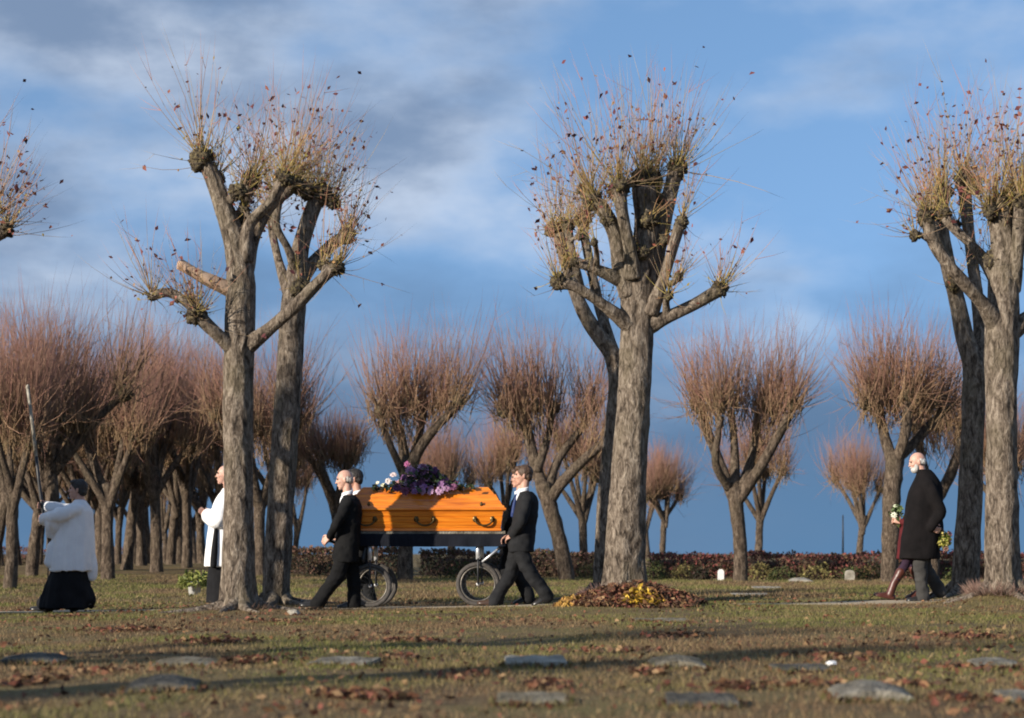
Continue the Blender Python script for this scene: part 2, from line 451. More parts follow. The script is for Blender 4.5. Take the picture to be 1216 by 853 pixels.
def box(c, h, bev=0.0):
    c = np.asarray(c, float); h = np.asarray(h, float)
    if not bev:
        V = np.array([(x, y, z) for x in (-1, 1) for y in (-1, 1) for z in (-1, 1)]) * h + c
        F = [(0, 1, 3, 2), (4, 6, 7, 5), (0, 4, 5, 1), (2, 3, 7, 6), (0, 2, 6, 4), (1, 5, 7, 3)]
        return V, F
    # stacked bevelled rings
    rings = [(1 - bev, 1 - bev, -h[2]), (1, 1, -h[2] + bev * min(h)), (1, 1, h[2] - bev * min(h)), (1 - bev, 1 - bev, h[2])]
    V = []
    b = bev * min(h)
    for k, (sx, sy, z) in enumerate(rings):
        ex = h[0] - (b if k in (0, 3) else 0); ey = h[1] - (b if k in (0, 3) else 0)
        e = b
        V += [(ex - e, -ey, z), (ex, -ey + e, z), (ex, ey - e, z), (ex - e, ey, z), (-ex + e, ey, z), (-ex, ey - e, z), (-ex, -ey + e, z), (-ex + e, -ey, z)]
    F = [tuple(range(7, -1, -1)), tuple(range(24, 32))]
    for k in range(3):
        for j in range(8):
            F.append((k * 8 + j, k * 8 + (j + 1) % 8, k * 8 + 8 + (j + 1) % 8, k * 8 + 8 + j))
    return np.array(V) + c, F
def unit(v):
    v = np.asarray(v, float); return v / (np.linalg.norm(v, axis=-1, keepdims=True) + 1e-9)

# many thin curved shoots as one mesh
def shoots_mesh(p0, d, L, r0, curl, segs, c0, c1, jitter=0.0):
    """p0,d: n x 3; L,r0: n; returns V, F(tris), C"""
    n = len(p0)
    up = np.array((0, 0, 1.0))
    side = unit(np.cross(d, unit(rng.normal(size=(n, 3)))))
    side2 = np.cross(d, side)
    rings = []; cols = []
    pts = []
    for k in range(segs + 1):
        t = k / segs
        c = p0 + L[:, None] * (d * t + up * curl[:, None] * t * t) + jitter * L[:, None] * side * math.sin(t * 3.1)
        pts.append(c)
    for k in range(segs):
        t = k / segs
        rr = r0 * (1 - 0.75 * t)
        for a in range(3):
            an = a * 2.0944
            rings.append(pts[k] + rr[:, None] * (math.cos(an) * side + math.sin(an) * side2))
            cols.append(c0 * (1 - t) + c1 * t)
    rings.append(pts[-1]); cols.append(c1)
    m = 3 * segs + 1
    V = np.stack(rings, 1).reshape(-1, 3); C = np.stack(cols, 1).reshape(-1, 3)
    tri = []
    for k in range(segs - 1):
        for a in range(3):
            b = (a + 1) % 3
            tri += [(3 * k + a, 3 * k + b, 3 * k + 3 + b), (3 * k + a, 3 * k + 3 + b, 3 * k + 3 + a)]
    for a in range(3):
        tri.append((3 * (segs - 1) + a, 3 * (segs - 1) + (a + 1) % 3, 3 * segs))
    F = (np.arange(n)[:, None, None] * m + np.array(tri)[None]).reshape(-1, 3)
    return V, F, C, pts
def leaves_mesh(c, size, col, normal_bias=None, fold=0.35, elong=1.25):
    """folded leaves: 6 verts, 4 tris each"""
    n = len(c)
    a = unit(rng.normal(size=(n, 3)) * (1 if normal_bias is None else np.array((1, 1, normal_bias))))
    b = unit(np.cross(a, unit(rng.normal(size=(n, 3)))))
    nn = np.cross(a, b)
    s = size[:, None]
    tip = c + a * s * elong; tail = c - a * s * elong
    f = fold * rng.uniform(-1, 1, n)[:, None]
    l1 = c + b * s * 0.75 + nn * s * f + a * s * 0.2; l2 = c - b * s * 0.75 + nn * s * f + a * s * 0.2
    mid = c - nn * s * f * 0.3
    V = np.stack([tail, l1, tip, l2, mid], 1).reshape(-1, 3)
    F = (np.arange(n)[:, None, None] * 5 + np.array([(0, 4, 1), (1, 4, 2), (2, 4, 3), (3, 4, 0)])[None]).reshape(-1, 3)
    C = np.repeat(col, 5, 0)
    return V, F, C
def palette(n, cols, jit=0.15, w=None):
    cols = np.array(cols, float)
    i = rng.choice(len(cols), n, p=w)
    return np.clip(cols[i] * (1 + jit * rng.normal(size=(n, 1))), 0.003, 0.9)

# ------------------------------------------------------------------ ground
fx = np.concatenate([[-900, -450, -220, -120, -70, -45, -32, -26, -21], np.arange(-17, 17.01, 0.13), [21, 26, 32, 45, 70, 120, 220, 450, 900]])
fy = [-150, -60, -25, -10, -3, 0, 2, 4, 5.5]
y = 6.6
while y < 53:
    fy.append(y); y += 0.045 + 0.0052 * y
fy += [56, 62, 70, 85, 110, 160, 260, 480, 900, 1500]
fy = np.array(fy)
GX, GY = np.meshgrid(fx, fy)
fade = (1 - sstep(18, 40, np.abs(GX))) * (1 - sstep(85, 160, GY))
GZ = gz(np.clip(GX, -40, 40), np.clip(GY, -20, 110)) * fade
ny, nx = GX.shape
i = np.arange(ny - 1)[:, None] * nx; j = np.arange(nx - 1)[None]
GF = np.stack([i + j, i + j + 1, i + nx + j + 1, i + nx + j], -1).reshape(-1, 4)
ground = structure('ground', np.stack([GX, GY, GZ], -1).reshape(-1, 3), GF, M['lawn'])

# path: worn sandy strip of uneven width
xs = np.arange(-16, 16, 0.09)
wv = np.clip(0.44 + 0.95 * (fbm(xs * 0.5, 3.1, 1.0, 3) - 0.5) + 0.018 * xs, 0.03, 0.8)
cy = PATH - 0.1 + 0.18 * (vn(xs * 0.3, 8.2) - 0.5)
rows = []
for t in np.linspace(-1, 1, 7):
    yy = cy + t * wv * (1 + 0.25 * (vn(xs * 4, t * 5 + 3) - 0.5))
    rows.append(np.stack([xs, yy, gz(xs, yy) + 0.012 * (1 - 0.75 * abs(t) ** 3)], -1))
PV = np.stack(rows, 0).reshape(-1, 3); nxp = len(xs)
i = np.arange(6)[:, None] * nxp; j = np.arange(nxp - 1)[None]
PF = np.stack([i + j, i + j + 1, i + nxp + j + 1, i + nxp + j], -1).reshape(-1, 4)
structure('path', PV, PF, M['sand'])
def on_path(x, y):
    w = np.interp(x, xs, wv); c_ = np.interp(x, xs, cy)
    return np.abs(y - c_) < w * 0.95

# grass blades (uncountable)
def grass(n, d0, d1, name, label, hmin, hmax, bw):
    u = rng.uniform(size=n)
    D = np.sqrt(d0 ** 2 + u * (d1 ** 2 - d0 ** 2))
    X = rng.uniform(-0.27, 0.27, n) * D
    dens = fbm(X * 1.1, D * 1.1, 2.0, 3)
    keep = (rng.uniform(size=n) < sstep(0.28, 0.55, dens) * 0.85 + 0.15) & ~(on_path(X, D) & (rng.uniform(size=n) > 0.06))
    X, D, dens = X[keep], D[keep], dens[keep]
    n = len(X)
    Z = gz(X, D)
    h = rng.uniform(hmin, hmax, n) * (0.6 + 0.8 * dens)
    an = rng.uniform(0, 2 * np.pi, n)
    w = bw * rng.uniform(0.6, 1.3, n)
    lean = rng.normal(size=(n, 2)) * 0.55 * h[:, None]
    dx, dy = np.cos(an) * w, np.sin(an) * w
    a = np.stack([X - dx, D - dy, Z - 0.004], -1); b_ = np.stack([X + dx, D + dy, Z - 0.004], -1)
    c_ = np.stack([X + lean[:, 0], D + lean[:, 1], Z + h], -1)
    V = np.stack([a, b_, c_], 1).reshape(-1, 3)
    F = np.arange(3 * n).reshape(-1, 3)
    green = np.array((0.142, 0.145, 0.040)); straw = np.array((0.29, 0.215, 0.105)); brown = np.array((0.17, 0.11, 0.06))
    g = sstep(0.42, 0.70, 0.10 * sstep(15, 24, D) - 0.09 * (1 - sstep(8, 13, D)) + fbm(X * 0.8 + 5, D * 0.5, 7.0, 3) + 0.10 * (rng.uniform(size=n) - 0.5))
    k = rng.uniform(size=n)
    col = green[None] * g[:, None] + brown[None] * (1 - g[:, None])
    col = np.where((k < 0.17)[:, None], straw[None], col) * rng.uniform(0.75, 1.25, (n, 1))
    o = link(name, mesh_from(name, V, F, np.repeat(col, 3, 0), False), M['grass'])
    o['kind'] = 'stuff'; o['label'] = label; o['category'] = 'grass'
grass(200000, 7.2, 28, 'grass', 'short patchy green and straw grass over the near lawn', 0.012, 0.036, 0.0038)
grass(110000, 28, 50, 'grass', 'short grass of the far lawn between path and hedge', 0.025, 0.06, 0.008)

# fallen leaves (uncountable litter)
LEAFC = [(0.15, 0.065, 0.036), (0.20, 0.105, 0.052), (0.10, 0.05, 0.03), (0.26, 0.165, 0.085), (0.17, 0.06, 0.04), (0.075, 0.042, 0.028)]
lx, ly, lz, ls = [], [], [], []
def litter(x, y, s, dz=0.012):
    lx.append(x); ly.append(y); ls.append(s); lz.append(np.full(len(x), dz) if np.isscalar(dz) else dz)
n = 9500
D = np.sqrt(7.4 ** 2 + rng.uniform(size=n) * (30 ** 2 - 7.4 ** 2)); X = rng.uniform(-0.27, 0.27, n) * D
k = rng.uniform(size=n) < sstep(0.40, 0.68, fbm(X * 0.9 + 3, D * 0.9, 4.0, 3)) + 0.08
litter(X[k], D[k], rng.uniform(0.012, 0.027, k.sum()))
# drifts seen in the photograph: (px, py, half width px, half depth m, count)
for px, py, hw, hd, cnt in [(290, 785, 32, 0.22, 190), (432, 829, 55, 0.16, 330), (75, 728, 34, 0.5, 260), (150, 745, 46, 0.5, 260), (475, 781, 20, 0.25, 110), (650, 816, 26, 0.25, 130),
                            (255, 762, 50, 0.4, 150), (490, 760, 40, 0.4, 110), (800, 758, 40, 0.35, 110), (1150, 762, 55, 0.35, 170), (1000, 785, 60, 0.4, 110), (875, 822, 24, 0.2, 70), (1080, 815, 50, 0.3, 80),
                            (100, 800, 60, 0.3, 130), (30, 812, 45, 0.3, 110), (770, 802, 30, 0.2, 70), (330, 735, 60, 0.5, 130), (965, 818, 70, 0.25, 70), (560, 806, 40, 0.3, 60), (720, 775, 70, 0.4, 90), (1140, 795, 60, 0.3, 70), (1140, 835, 40, 0.2, 60)]:
    D0 = groundD(py); x0 = wx(px, D0)
    X = x0 + rng.normal(size=cnt) * 0.5 * hw / FPX * D0; D = D0 + rng.normal(size=cnt) * 0.5 * hd
    litter(X, D, rng.uniform(0.014, 0.028, cnt), rng.uniform(0.008, 0.03, cnt))
X = np.concatenate(lx); Y = np.concatenate(ly); S = np.concatenate(ls); Z = gz(X, Y) + np.concatenate(lz)
V, F, C = leaves_mesh(np.stack([X, Y, Z], -1), S, palette(len(X), LEAFC, 0.25), 0.45)
o = link('fallen_leaves', mesh_from('fallen_leaves', V, F, C, False), M['leaf']); o['kind'] = 'stuff'; o['label'] = 'brown fallen leaves drifted over the lawn'; o['category'] = 'leaves'

# leaf heap round the middle tree
def heap(name, label, px, D0, hw, hd, h, n, cols, w, jit=0.2, size=(0.02, 0.042)):
    x0 = wx(px, D0)
    a = rng.uniform(0, 2 * np.pi, n); r = np.sqrt(rng.uniform(size=n)) * (0.82 + 0.3 * vn(a * 2.2, 3.1))
    X = x0 + np.cos(a) * r * hw; Y = D0 + np.sin(a) * r * hd
    Z = gz(X, Y) + h * (1 - r ** 2) * (0.55 + 0.7 * vn(X * 5, Y * 5, 1)) * rng.uniform(0.35, 1.0, n) + 0.012
    V, F, C = leaves_mesh(np.stack([X, Y, Z], -1), rng.uniform(*size, n), palette(n, cols, jit, w))
    o = link(name, mesh_from(name, V, F, C, False), M['leaf']); o['kind'] = 'stuff'; o['label'] = label; o['category'] = 'leaves'
heap('leaf_heap', 'heap of brown leaves round the foot of the middle tree', 752, 22.95, 0.86, 0.62, 0.13, 3200, LEAFC, None)
heap('leaf_heap', 'bright yellow leaves in the middle of the brown heap', 762, 22.55, 0.30, 0.22, 0.17, 200, [(0.50, 0.31, 0.03), (0.58, 0.40, 0.07), (0.34, 0.19, 0.03), (0.2, 0.1, 0.04)], None)
heap('leaf_heap', 'pale ochre leaves at the left tip of the heap', 680, 22.9, 0.18, 0.15, 0.12, 170, [(0.50, 0.32, 0.08), (0.42, 0.24, 0.07), (0.3, 0.17, 0.06)], None)
# ------------------------------------------------------------------ near pollard trees
def px_pts(L, D0):
    s = 1.0 / FPX
    return np.array([np.append(P(q[0], q[1], D0 + q[2]), q[3] * s * D0) for q in L])
def burr_mesh(c, r, seed):
    mb = MB(); g = np.random.default_rng(int(seed * 100) + 5)
    mb.add(*sphere(c, r * .95, 30, 20, 0.5, seed, 4.2))
    for k in range(16):
        d = unit(g.normal(size=3)); a_ = c + d * r * .8; mb.add(*tube(np.array([a_, a_ + d * r * g.uniform(.25, .6)]), [.012, .006], 5))
    for k in range(7):
        d = unit(g.normal(size=3)); mb.add(*sphere(c + d * r * 0.72, r * g.uniform(0.30, 0.58), 16, 11, 0.55, seed + k, 4.5))
    return mb.arrays()
CO = {'olive': np.array((0.25, 0.20, 0.06)), 'tan': np.array((0.34, 0.25, 0.15)), 'red': np.array((0.42, 0.19, 0.13)), 'dark': np.array((0.15, 0.10, 0.07))}
def crown_for(th, burrs, axis_x, axis_y, seed, lmax=1.4, leaf_n=70):
    """shoots and last leaves from a list of burr centres (c, r, n, lean)"""
    global rng
    keep = rng; rng = np.random.default_rng(seed)
    P0, Dd, LL, RR, CU, A0, A1 = [], [], [], [], [], [], []
    for c, r, n, lean, ln in burrs:
        out = np.array((c[0] - axis_x, c[1] - axis_y, 0.0)); out = out / (np.linalg.norm(out) + 0.5)
        for kind, m in (('long', int(n * 1.3)), ('short', int(n * 1.1)), ('wild', int(n * 0.4))):
            d = rng.normal(size=(m, 3))
            if kind == 'long':
                v = unit(d * 0.40 + np.array((0, 0, 1.0)) + out * 0.6 * lean); L = rng.uniform(0.22, 1.0, m) * ln * lmax; rr = rng.uniform(0.003, 0.0064, m); cu = rng.uniform(0.0, 0.25, m)
                a0 = np.where(rng.uniform(size=(m, 1)) < 0.6, CO['olive'] * 1.25, CO['tan']); a1 = np.where(rng.uniform(size=(m, 1)) < 0.72, CO['red'], CO['tan'] * 1.1)
            elif kind == 'short':
                v = unit(d * 0.8 + np.array((0, 0, 0.9)) + out * 0.3); L = rng.uniform(0.10, 0.42, m); rr = rng.uniform(0.003, 0.005, m); cu = rng.uniform(0, 0.3, m)
                a0 = np.tile(CO['olive'], (m, 1)) * rng.uniform(0.8, 1.6, (m, 1)); a1 = np.where(rng.uniform(size=(m, 1)) < 0.6, CO['olive'] * 1.7, CO['red'])
            else:
                v = unit(d * 0.9 + out * 1.0 + np.array((0, 0, 0.15))); L = rng.uniform(0.25, 0.95, m); rr = rng.uniform(0.0028, 0.0045, m); cu = rng.uniform(0.05, 0.35, m)
                a0 = np.tile(CO['dark'], (m, 1)) * 1.3; a1 = np.tile(CO['tan'], (m, 1))
            P0.append(c + v * r * 0.75 + rng.normal(size=(m, 3)) * r * 0.28); Dd.append(v); LL.append(L); RR.append(rr); CU.append(cu); A0.append(a0 * np.ones((m, 1))); A1.append(a1 * np.ones((m, 1)))
    p0, d, L, r0, cu = map(np.concatenate, (P0, Dd, LL, RR, CU)); a0 = np.concatenate(A0); a1 = np.concatenate(A1)
    V, F, C, pts = shoots_mesh(p0, d, L, r0, cu, 4, a0, a1, 0.06)
    # side twigs
    big = np.where(L > 0.4)[0]; si = rng.choice(big, int(len(big) * 0.8)); seg = rng.integers(1, 4, len(si))
    base = np.stack(pts, 0)[seg, si]; dd = unit(d[si] + rng.normal(size=(len(si), 3)) * 0.55 + np.array((0, 0, 0.2)))
    V2, F2, C2, p2 = shoots_mesh(base, dd, L[si] * rng.uniform(0.2, 0.5, len(si)), r0[si] * 0.6, np.zeros(len(si)) + 0.08, 2, a1[si] * 0.9, a1[si])
    part(th, 'shoots', np.vstack([V, V2]), np.vstack([F, F2 + len(V)]), M['shoots'], np.vstack([C, C2]), True, True)
    # last leaves
    li = rng.choice(big, leaf_n); sg = rng.choice([2, 3, 3, 4], leaf_n); c = np.stack(pts, 0)[sg, li] + rng.normal(size=(leaf_n, 3)) * 0.015
    V, F, C = leaves_mesh(c, rng.uniform(0.019, 0.037, leaf_n), palette(leaf_n, [(0.12, 0.035, 0.04), (0.18, 0.06, 0.055), (0.06, 0.025, 0.03), (0.26, 0.09, 0.06)], 0.2))
    li = rng.choice(len(L), leaf_n * 3); sg = rng.integers(1, 4, leaf_n * 3); c = np.stack(pts, 0)[sg, li] + rng.normal(size=(leaf_n * 3, 3)) * 0.01
    V2, F2, C2 = leaves_mesh(c, rng.uniform(0.010, 0.022, leaf_n * 3), palette(leaf_n * 3, [(0.34, 0.12, 0.08), (0.28, 0.22, 0.06), (0.22, 0.08, 0.06), (0.38, 0.22, 0.09)], 0.2))
    part(th, 'leaves', np.vstack([V, V2]), np.vstack([F, F2 + len(V)]), M['leaf'], np.vstack([C, C2]), False, True)
    rng = keep
def near_tree(label, D0, trunk, limbs, burrs, seed, stubs=(), leaf_n=70, lmax=1.26, group='pollarded trees along the path'):
    bx, by = wx(trunk[0][0], D0), D0
    base = np.array((bx, by, gzf(bx, by)))
    th = thing('pollard_tree', label, 'tree', base, group)
    pt_ = px_pts(trunk, D0); pt_[:, 3] *= 0.9 if D0 < 25 else 0.8
    q = catmull(pt_, 0.035)
    # root flare lobes
    ph = np.random.default_rng(seed).uniform(0, 6.28)
    bd = barkdisp(seed * 1.7, 0.095)
    def disp(t, s, r):
        return bd(t, s, r) * (1 + 0.22 * np.exp(-s / 0.22) * np.sin(5 * t + ph) + 0.10 * np.exp(-s / 0.4) * np.sin(3 * t + 2 * ph))
    part(th, 'trunk', *tube(q[:, :3], q[:, 3], 44, True, disp), M['bark'])
    gr = np.random.default_rng(seed + 77); nr_ = 6; a0_ = gr.uniform(0, 6.28)
    for k in range(nr_):
        a = a0_ + k * 6.283 / nr_ + gr.normal() * .2; Lr = gr.uniform(.4, .75); pr = []
        for t, rr in ((.12, .085), (.24, .07), (.24 + Lr * .4, .045), (.24 + Lr, .022)):
            a += gr.normal() * .08; x_, y_ = bx + math.cos(a) * t, by + math.sin(a) * t
            pr.append((x_, y_, gzf(x_, y_) + (.10 if t < .2 else .02 if t < .3 else -.005), rr))
        q = catmull(np.array(pr), .03); part(th, 'root', *tube(q[:, :3], q[:, 3], 14, True, barkdisp(seed * 2.3 + k, .18)), M['bark'])
    for k, l in enumerate(limbs):
        pp = px_pts(l, D0); pp[:, 3] *= 0.84 if D0 < 25 else 0.76; pp[0, 3] *= 1.3
        q = catmull(pp, 0.03)
        part(th, 'limb', *tube(q[:, :3], q[:, 3], 22, True, barkdisp(seed * 3.1 + k, 0.13)), M['bark'])
    gs = np.random.default_rng(seed + 40); extra = []
    for l in list(limbs) + [trunk[-6:]]:
        pp = px_pts(l, D0)
        if np.linalg.norm(pp[-1, :3] - pp[0, :3]) < 0.45: continue
        for rep_ in range(1):
            k = gs.integers(1, len(pp) - 1); p0 = pp[k, :3]; r0 = pp[k, 3]
            d = unit(np.array((gs.normal() * .7, gs.normal() * .7, .75))); L = gs.uniform(.16, .42)
            e = p0 + d * L; mpt = p0 + d * L * .5 + gs.normal(size=3) * .03
            q = catmull(np.array([(*p0, r0 * .6), (*mpt, r0 * .42), (*e, r0 * .45)]), .03)
            part(th, 'limb', *tube(q[:, :3], q[:, 3], 14, True, barkdisp(seed * 7.3 + k + rep_, 0.16)), M['bark'])
            rb = max(.04, r0 * gs.uniform(.6, .85)); part(th, 'burr', *burr_mesh(e, rb, seed + k * .7 + rep_), M['burr'])
            extra.append((e, rb, int(gs.integers(5, 12)), 1.0, gs.uniform(.45, .8)))
    for l in stubs:
        q = catmull(px_pts(l, D0), 0.03)
        o = part(th, 'broken_limb', *tube(q[:, :3], q[:, 3], 14, True, barkdisp(seed * 5.1, 0.2)), M['cutwood'])
    bl = extra
    for k, (px, py, dd, rp, n, ln) in enumerate(burrs):
        c = P(px, py, D0 + dd); r = rp / FPX * D0 * 0.78
        part(th, 'burr', *burr_mesh(c, r, seed + k * 0.37), M['burr'])
        bl.append((c, r, n, 1.0, ln))
    crown_for(th, bl, P(trunk[-1][0], 0, D0)[0], D0, seed, lmax, leaf_n)
    return th

near_tree('left front pollarded tree hiding a white robed person, with a low burred limb', ROW_F,
    [(284, 738, 0, 34), (284, 724, 0, 27), (283, 700, 0, 22.5), (283, 640, 0, 20), (283, 540, 0, 19), (283, 430, 0, 19), (286, 365, 0, 19), (285, 320, 0, 17), (277, 280, 0, 14.5), (265, 245, -.02, 12), (254, 214, -.03, 11), (246, 196, -.03, 11)],
    [[(288, 330, 0, 12), (300, 283, .1, 10), (318, 247, .18, 9), (347, 222, .22, 8)], [(290, 310, -.05, 9), (296, 268, -.12, 8), (322, 240, -.15, 7.5), (336, 214, -.16, 8)],
     [(276, 285, .05, 7), (287, 250, .2, 6), (298, 222, .28, 7)],
     [(283, 418, 0, 11), (262, 401, -.15, 9), (240, 380, -.25, 9), (222, 360, -.3, 6.5), (200, 348, -.32, 6), (180, 352, -.32, 7)],
     [(292, 412, 0, 11), (318, 392, -.15, 9), (352, 362, -.3, 8.5), (384, 330, -.38, 8), (399, 317, -.4, 9)]],
    [(240, 190, -.03, 17, 34, 1.05), (256, 212, .05, 13, 18, .8), (300, 215, .28, 14, 34, .95), (338, 212, -.16, 13, 34, 1.0), (352, 220, .22, 13, 34, 1.0), (234, 374, -.26, 15, 30, .72), (181, 352, -.32, 7, 22, .8), (212, 355, -.3, 6, 9, .7), (400, 318, -.4, 12, 22, .62)],
    11, stubs=[[(276, 346, 0, 8.5), (245, 331, -.1, 7), (213, 313, -.15, 6)]], leaf_n=160)
near_tree('leaning pollarded tree just right of the left front tree, its foot in shade', ROW_B,
    [(326, 727, 0, 24), (327, 712, 0, 20), (330, 660, 0, 19), (336, 560, 0, 19), (343, 450, 0, 18.5), (347, 380, 0, 18), (350, 345, 0, 16.5), (356, 300, .05, 12.5), (367, 260, .08, 11.5), (378, 232, .1, 11)],
    [[(345, 352, 0, 9), (333, 318, .15, 7), (325, 285, .2, 6), (322, 262, .2, 7)], [(353, 325, 0, 7.5), (342, 296, -.2, 6), (328, 268, -.3, 6), (330, 238, -.3, 7)],
     [(358, 330, .1, 10), (378, 305, .2, 9), (398, 288, .25, 9), (412, 280, .25, 9)]],
    [(380, 232, .1, 17, 42, 1.15), (362, 226, -.05, 13, 30, 1.1), (396, 240, .1, 11, 22, 1.0), (324, 256, .2, 10, 20, 1.0), (331, 232, -.3, 10, 24, 1.1), (413, 279, .25, 13, 24, .85)], 12, leaf_n=185)
near_tree('middle pollarded tree rising from the heap of leaves', ROW_F,
    [(739, 715, 0, 34), (740, 702, 0, 29), (741, 680, 0, 26), (743, 630, 0, 24.5), (747, 560, 0, 23), (753, 470, 0, 21.5), (757, 400, 0, 20.5), (757, 365, 0, 21), (758, 335, 0, 23), (764, 300, 0, 17), (767, 262, 0, 15), (765, 224, 0, 16)],
    [[(748, 350, -.05, 13), (737, 318, -.1, 12), (731, 280, -.15, 11), (716, 250, -.18, 10.5), (706, 241, -.18, 11)], [(752, 330, -.15, 10), (747, 292, -.25, 9), (739, 255, -.28, 8.5), (735, 226, -.28, 10)],
     [(770, 345, .05, 13), (780, 300, .1, 12), (789, 255, .1, 11), (797, 225, .1, 10), (802, 205, .1, 11)], [(772, 372, -.1, 9), (787, 335, -.2, 7.5), (799, 296, -.25, 7.5), (808, 266, -.25, 8)],
     [(766, 388, 0, 11), (792, 377, -.1, 9), (822, 363, -.2, 8.5), (852, 346, -.25, 9)], [(752, 390, -.05, 9), (716, 362, -.25, 7.5), (686, 342, -.35, 7), (664, 336, -.35, 8)],
     [(738, 333, -.08, 8), (708, 320, -.25, 7), (684, 311, -.3, 6.5)], [(768, 335, .15, 11), (776, 290, .3, 9), (778, 250, .32, 9), (776, 222, .32, 9)]],
    [(764, 216, 0, 18, 44, 1.1), (737, 222, -.28, 14, 34, 1.1), (704, 238, -.18, 14, 30, 1.05), (804, 202, .1, 14, 40, 1.05), (777, 216, .3, 13, 36, 1.1), (810, 264, -.25, 10, 13, .8), (770, 262, -.14, 13, 6, .5), (762, 300, -.16, 12, 3, .4), (790, 285, -.12, 9, 3, .4), (855, 344, -.25, 12, 22, .68), (663, 335, -.35, 12, 16, .7), (722, 262, -.2, 11, 10, .8), (682, 311, -.3, 7, 5, .5)], 13, leaf_n=168)
near_tree('slim forked pollarded tree half hidden behind the middle tree', ROW_B,
    [(717, 705, 0, 21), (718, 692, 0, 18), (720, 640, 0, 16), (724, 570, 0, 15), (731, 500, 0, 14.5), (734, 450, 0, 14), (726, 420, 0, 12), (706, 392, 0, 11), (692, 368, 0, 10), (680, 338, 0, 9), (670, 304, 0, 8.5), (664, 278, 0, 9)],
    [[(732, 440, 0, 11), (722, 398, .15, 9), (711, 360, .2, 8), (702, 320, .2, 7), (694, 282, .2, 7), (692, 264, .2, 8)], [(690, 352, 0, 7), (684, 318, -.2, 6), (677, 288, -.25, 6), (675, 272, -.25, 7)]],
    [(656, 273, 0, 11, 20, 1.0), (667, 270, .05, 9, 14, 1.0), (675, 268, -.25, 10, 18, 1.0), (693, 260, .2, 13, 26, 1.1)], 14, leaf_n=75)
near_tree('right front pollarded tree beside the right edge with a fringed foot', ROW_F,
    [(1192, 720, 0, 34), (1192, 705, 0, 28), (1191, 680, 0, 23), (1190, 620, 0, 21), (1189, 540, 0, 20), (1189, 460, 0, 20), (1190, 395, 0, 21), (1191, 340, 0, 19.5), (1192, 300, 0, 17), (1190, 268, 0, 16), (1187, 248, 0, 16)],
    [[(1186, 392, 0, 12), (1168, 362, -.2, 9.5), (1145, 336, -.35, 8.5), (1124, 312, -.4, 8), (1108, 288, -.4, 7.5), (1101, 262, -.4, 9)], [(1184, 330, 0, 9), (1160, 297, .2, 7), (1136, 274, .3, 6.5), (1122, 258, .3, 7)],
     [(1200, 345, 0, 11), (1208, 300, -.15, 9), (1211, 262, -.2, 9), (1213, 244, -.2, 10)], [(1200, 395, 0, 11), (1235, 368, .1, 9), (1275, 345, .2, 8)]],
    [(1186, 246, 0, 20, 46, 1.1), (1206, 232, .1, 15, 34, 1.1), (1176, 252, -.12, 12, 22, 1.0), (1214, 240, -.2, 14, 34, 1.1), (1100, 258, -.4, 14, 20, .8), (1121, 254, .3, 10, 18, .95), (1279, 343, .2, 12, 12, .7)], 15, leaf_n=160)
near_tree('right rear pollarded tree leaning left behind the walking couple', ROW_B,
    [(1145, 716, 0, 24), (1146, 704, 0, 21), (1149, 650, 0, 18.5), (1153, 560, 0, 17), (1156, 480, 0, 16.5), (1157, 440, 0, 16), (1146, 402, 0, 13), (1136, 356, 0, 11.5), (1124, 308, 0, 10.5), (1118, 264, 0, 10), (1119, 236, 0, 10)],
    [[(1157, 445, 0, 13), (1164, 400, .2, 10.5), (1158, 335, .3, 9.5), (1150, 270, .3, 9), (1146, 225, .3, 10)], [(1124, 310, 0, 7), (1112, 284, -.2, 6), (1106, 258, -.25, 7)]],
    [(1119, 228, 0, 15, 38, 1.15), (1145, 214, .3, 16, 42, 1.15), (1104, 250, -.25, 13, 20, .95), (1158, 222, .25, 11, 22, 1.1)], 16, leaf_n=151)
near_tree('tree at the left edge showing only a dark burr and a few leafy shoots', ROW_F,
    [(-92, 738, 0, 40), (-92, 722, 0, 32), (-92, 640, 0, 28), (-92, 520, 0, 27), (-94, 420, 0, 25), (-98, 360, 0, 22), (-103, 310, 0, 15), (-113, 260, 0, 12), (-118, 215, 0, 12)],
    [[(-95, 405, 0, 12), (-65, 365, -.1, 10), (-38, 320, -.15, 9), (-14, 286, -.15, 9), (5, 274, -.15, 9)], [(-97, 360, 0, 12), (-78, 290, .1, 10), (-64, 240, .15, 9), (-56, 215, .15, 9)], [(-103, 395, 0, 11), (-153, 345, .1, 9), (-183, 315, .1, 9)]],
    [(7, 273, -.15, 11, 20, .7), (-14, 262, -.15, 13, 34, 1.05), (-58, 210, .15, 15, 40, 1.1), (-118, 210, 0, 16, 40, 1.1), (-185, 312, .1, 12, 20, .8)], 17, leaf_n=252)
# trees of the same rows standing out of frame towards the sun: they throw the shade on the lawn
def shade_tree(x, y, seed, label):
    D0 = ROW_F; off = np.array((x, y, 0)) - np.array((wx(283, D0), D0, 0))
    th = thing('pollard_tree', label, 'tree', (x, y, gzf(x, y)), 'pollarded trees standing out of frame towards the sun')
    src = [o for o in bpy.data.objects if o.get('label', '').startswith('left front pollarded')][0]
    for ch in src.children:
        c = ch.copy(); COL.objects.link(c); c.parent = th; c.location = ch.location
    th.rotation_euler.z = seed
for x, y, s in [(-11.2, 2.7, 0.7), (-11.8, 5.9, 2.2), (-9.0, 22.4, 1.2)]:
    shade_tree(x, y, s, 'bare pollarded tree out of frame on the sunny side')

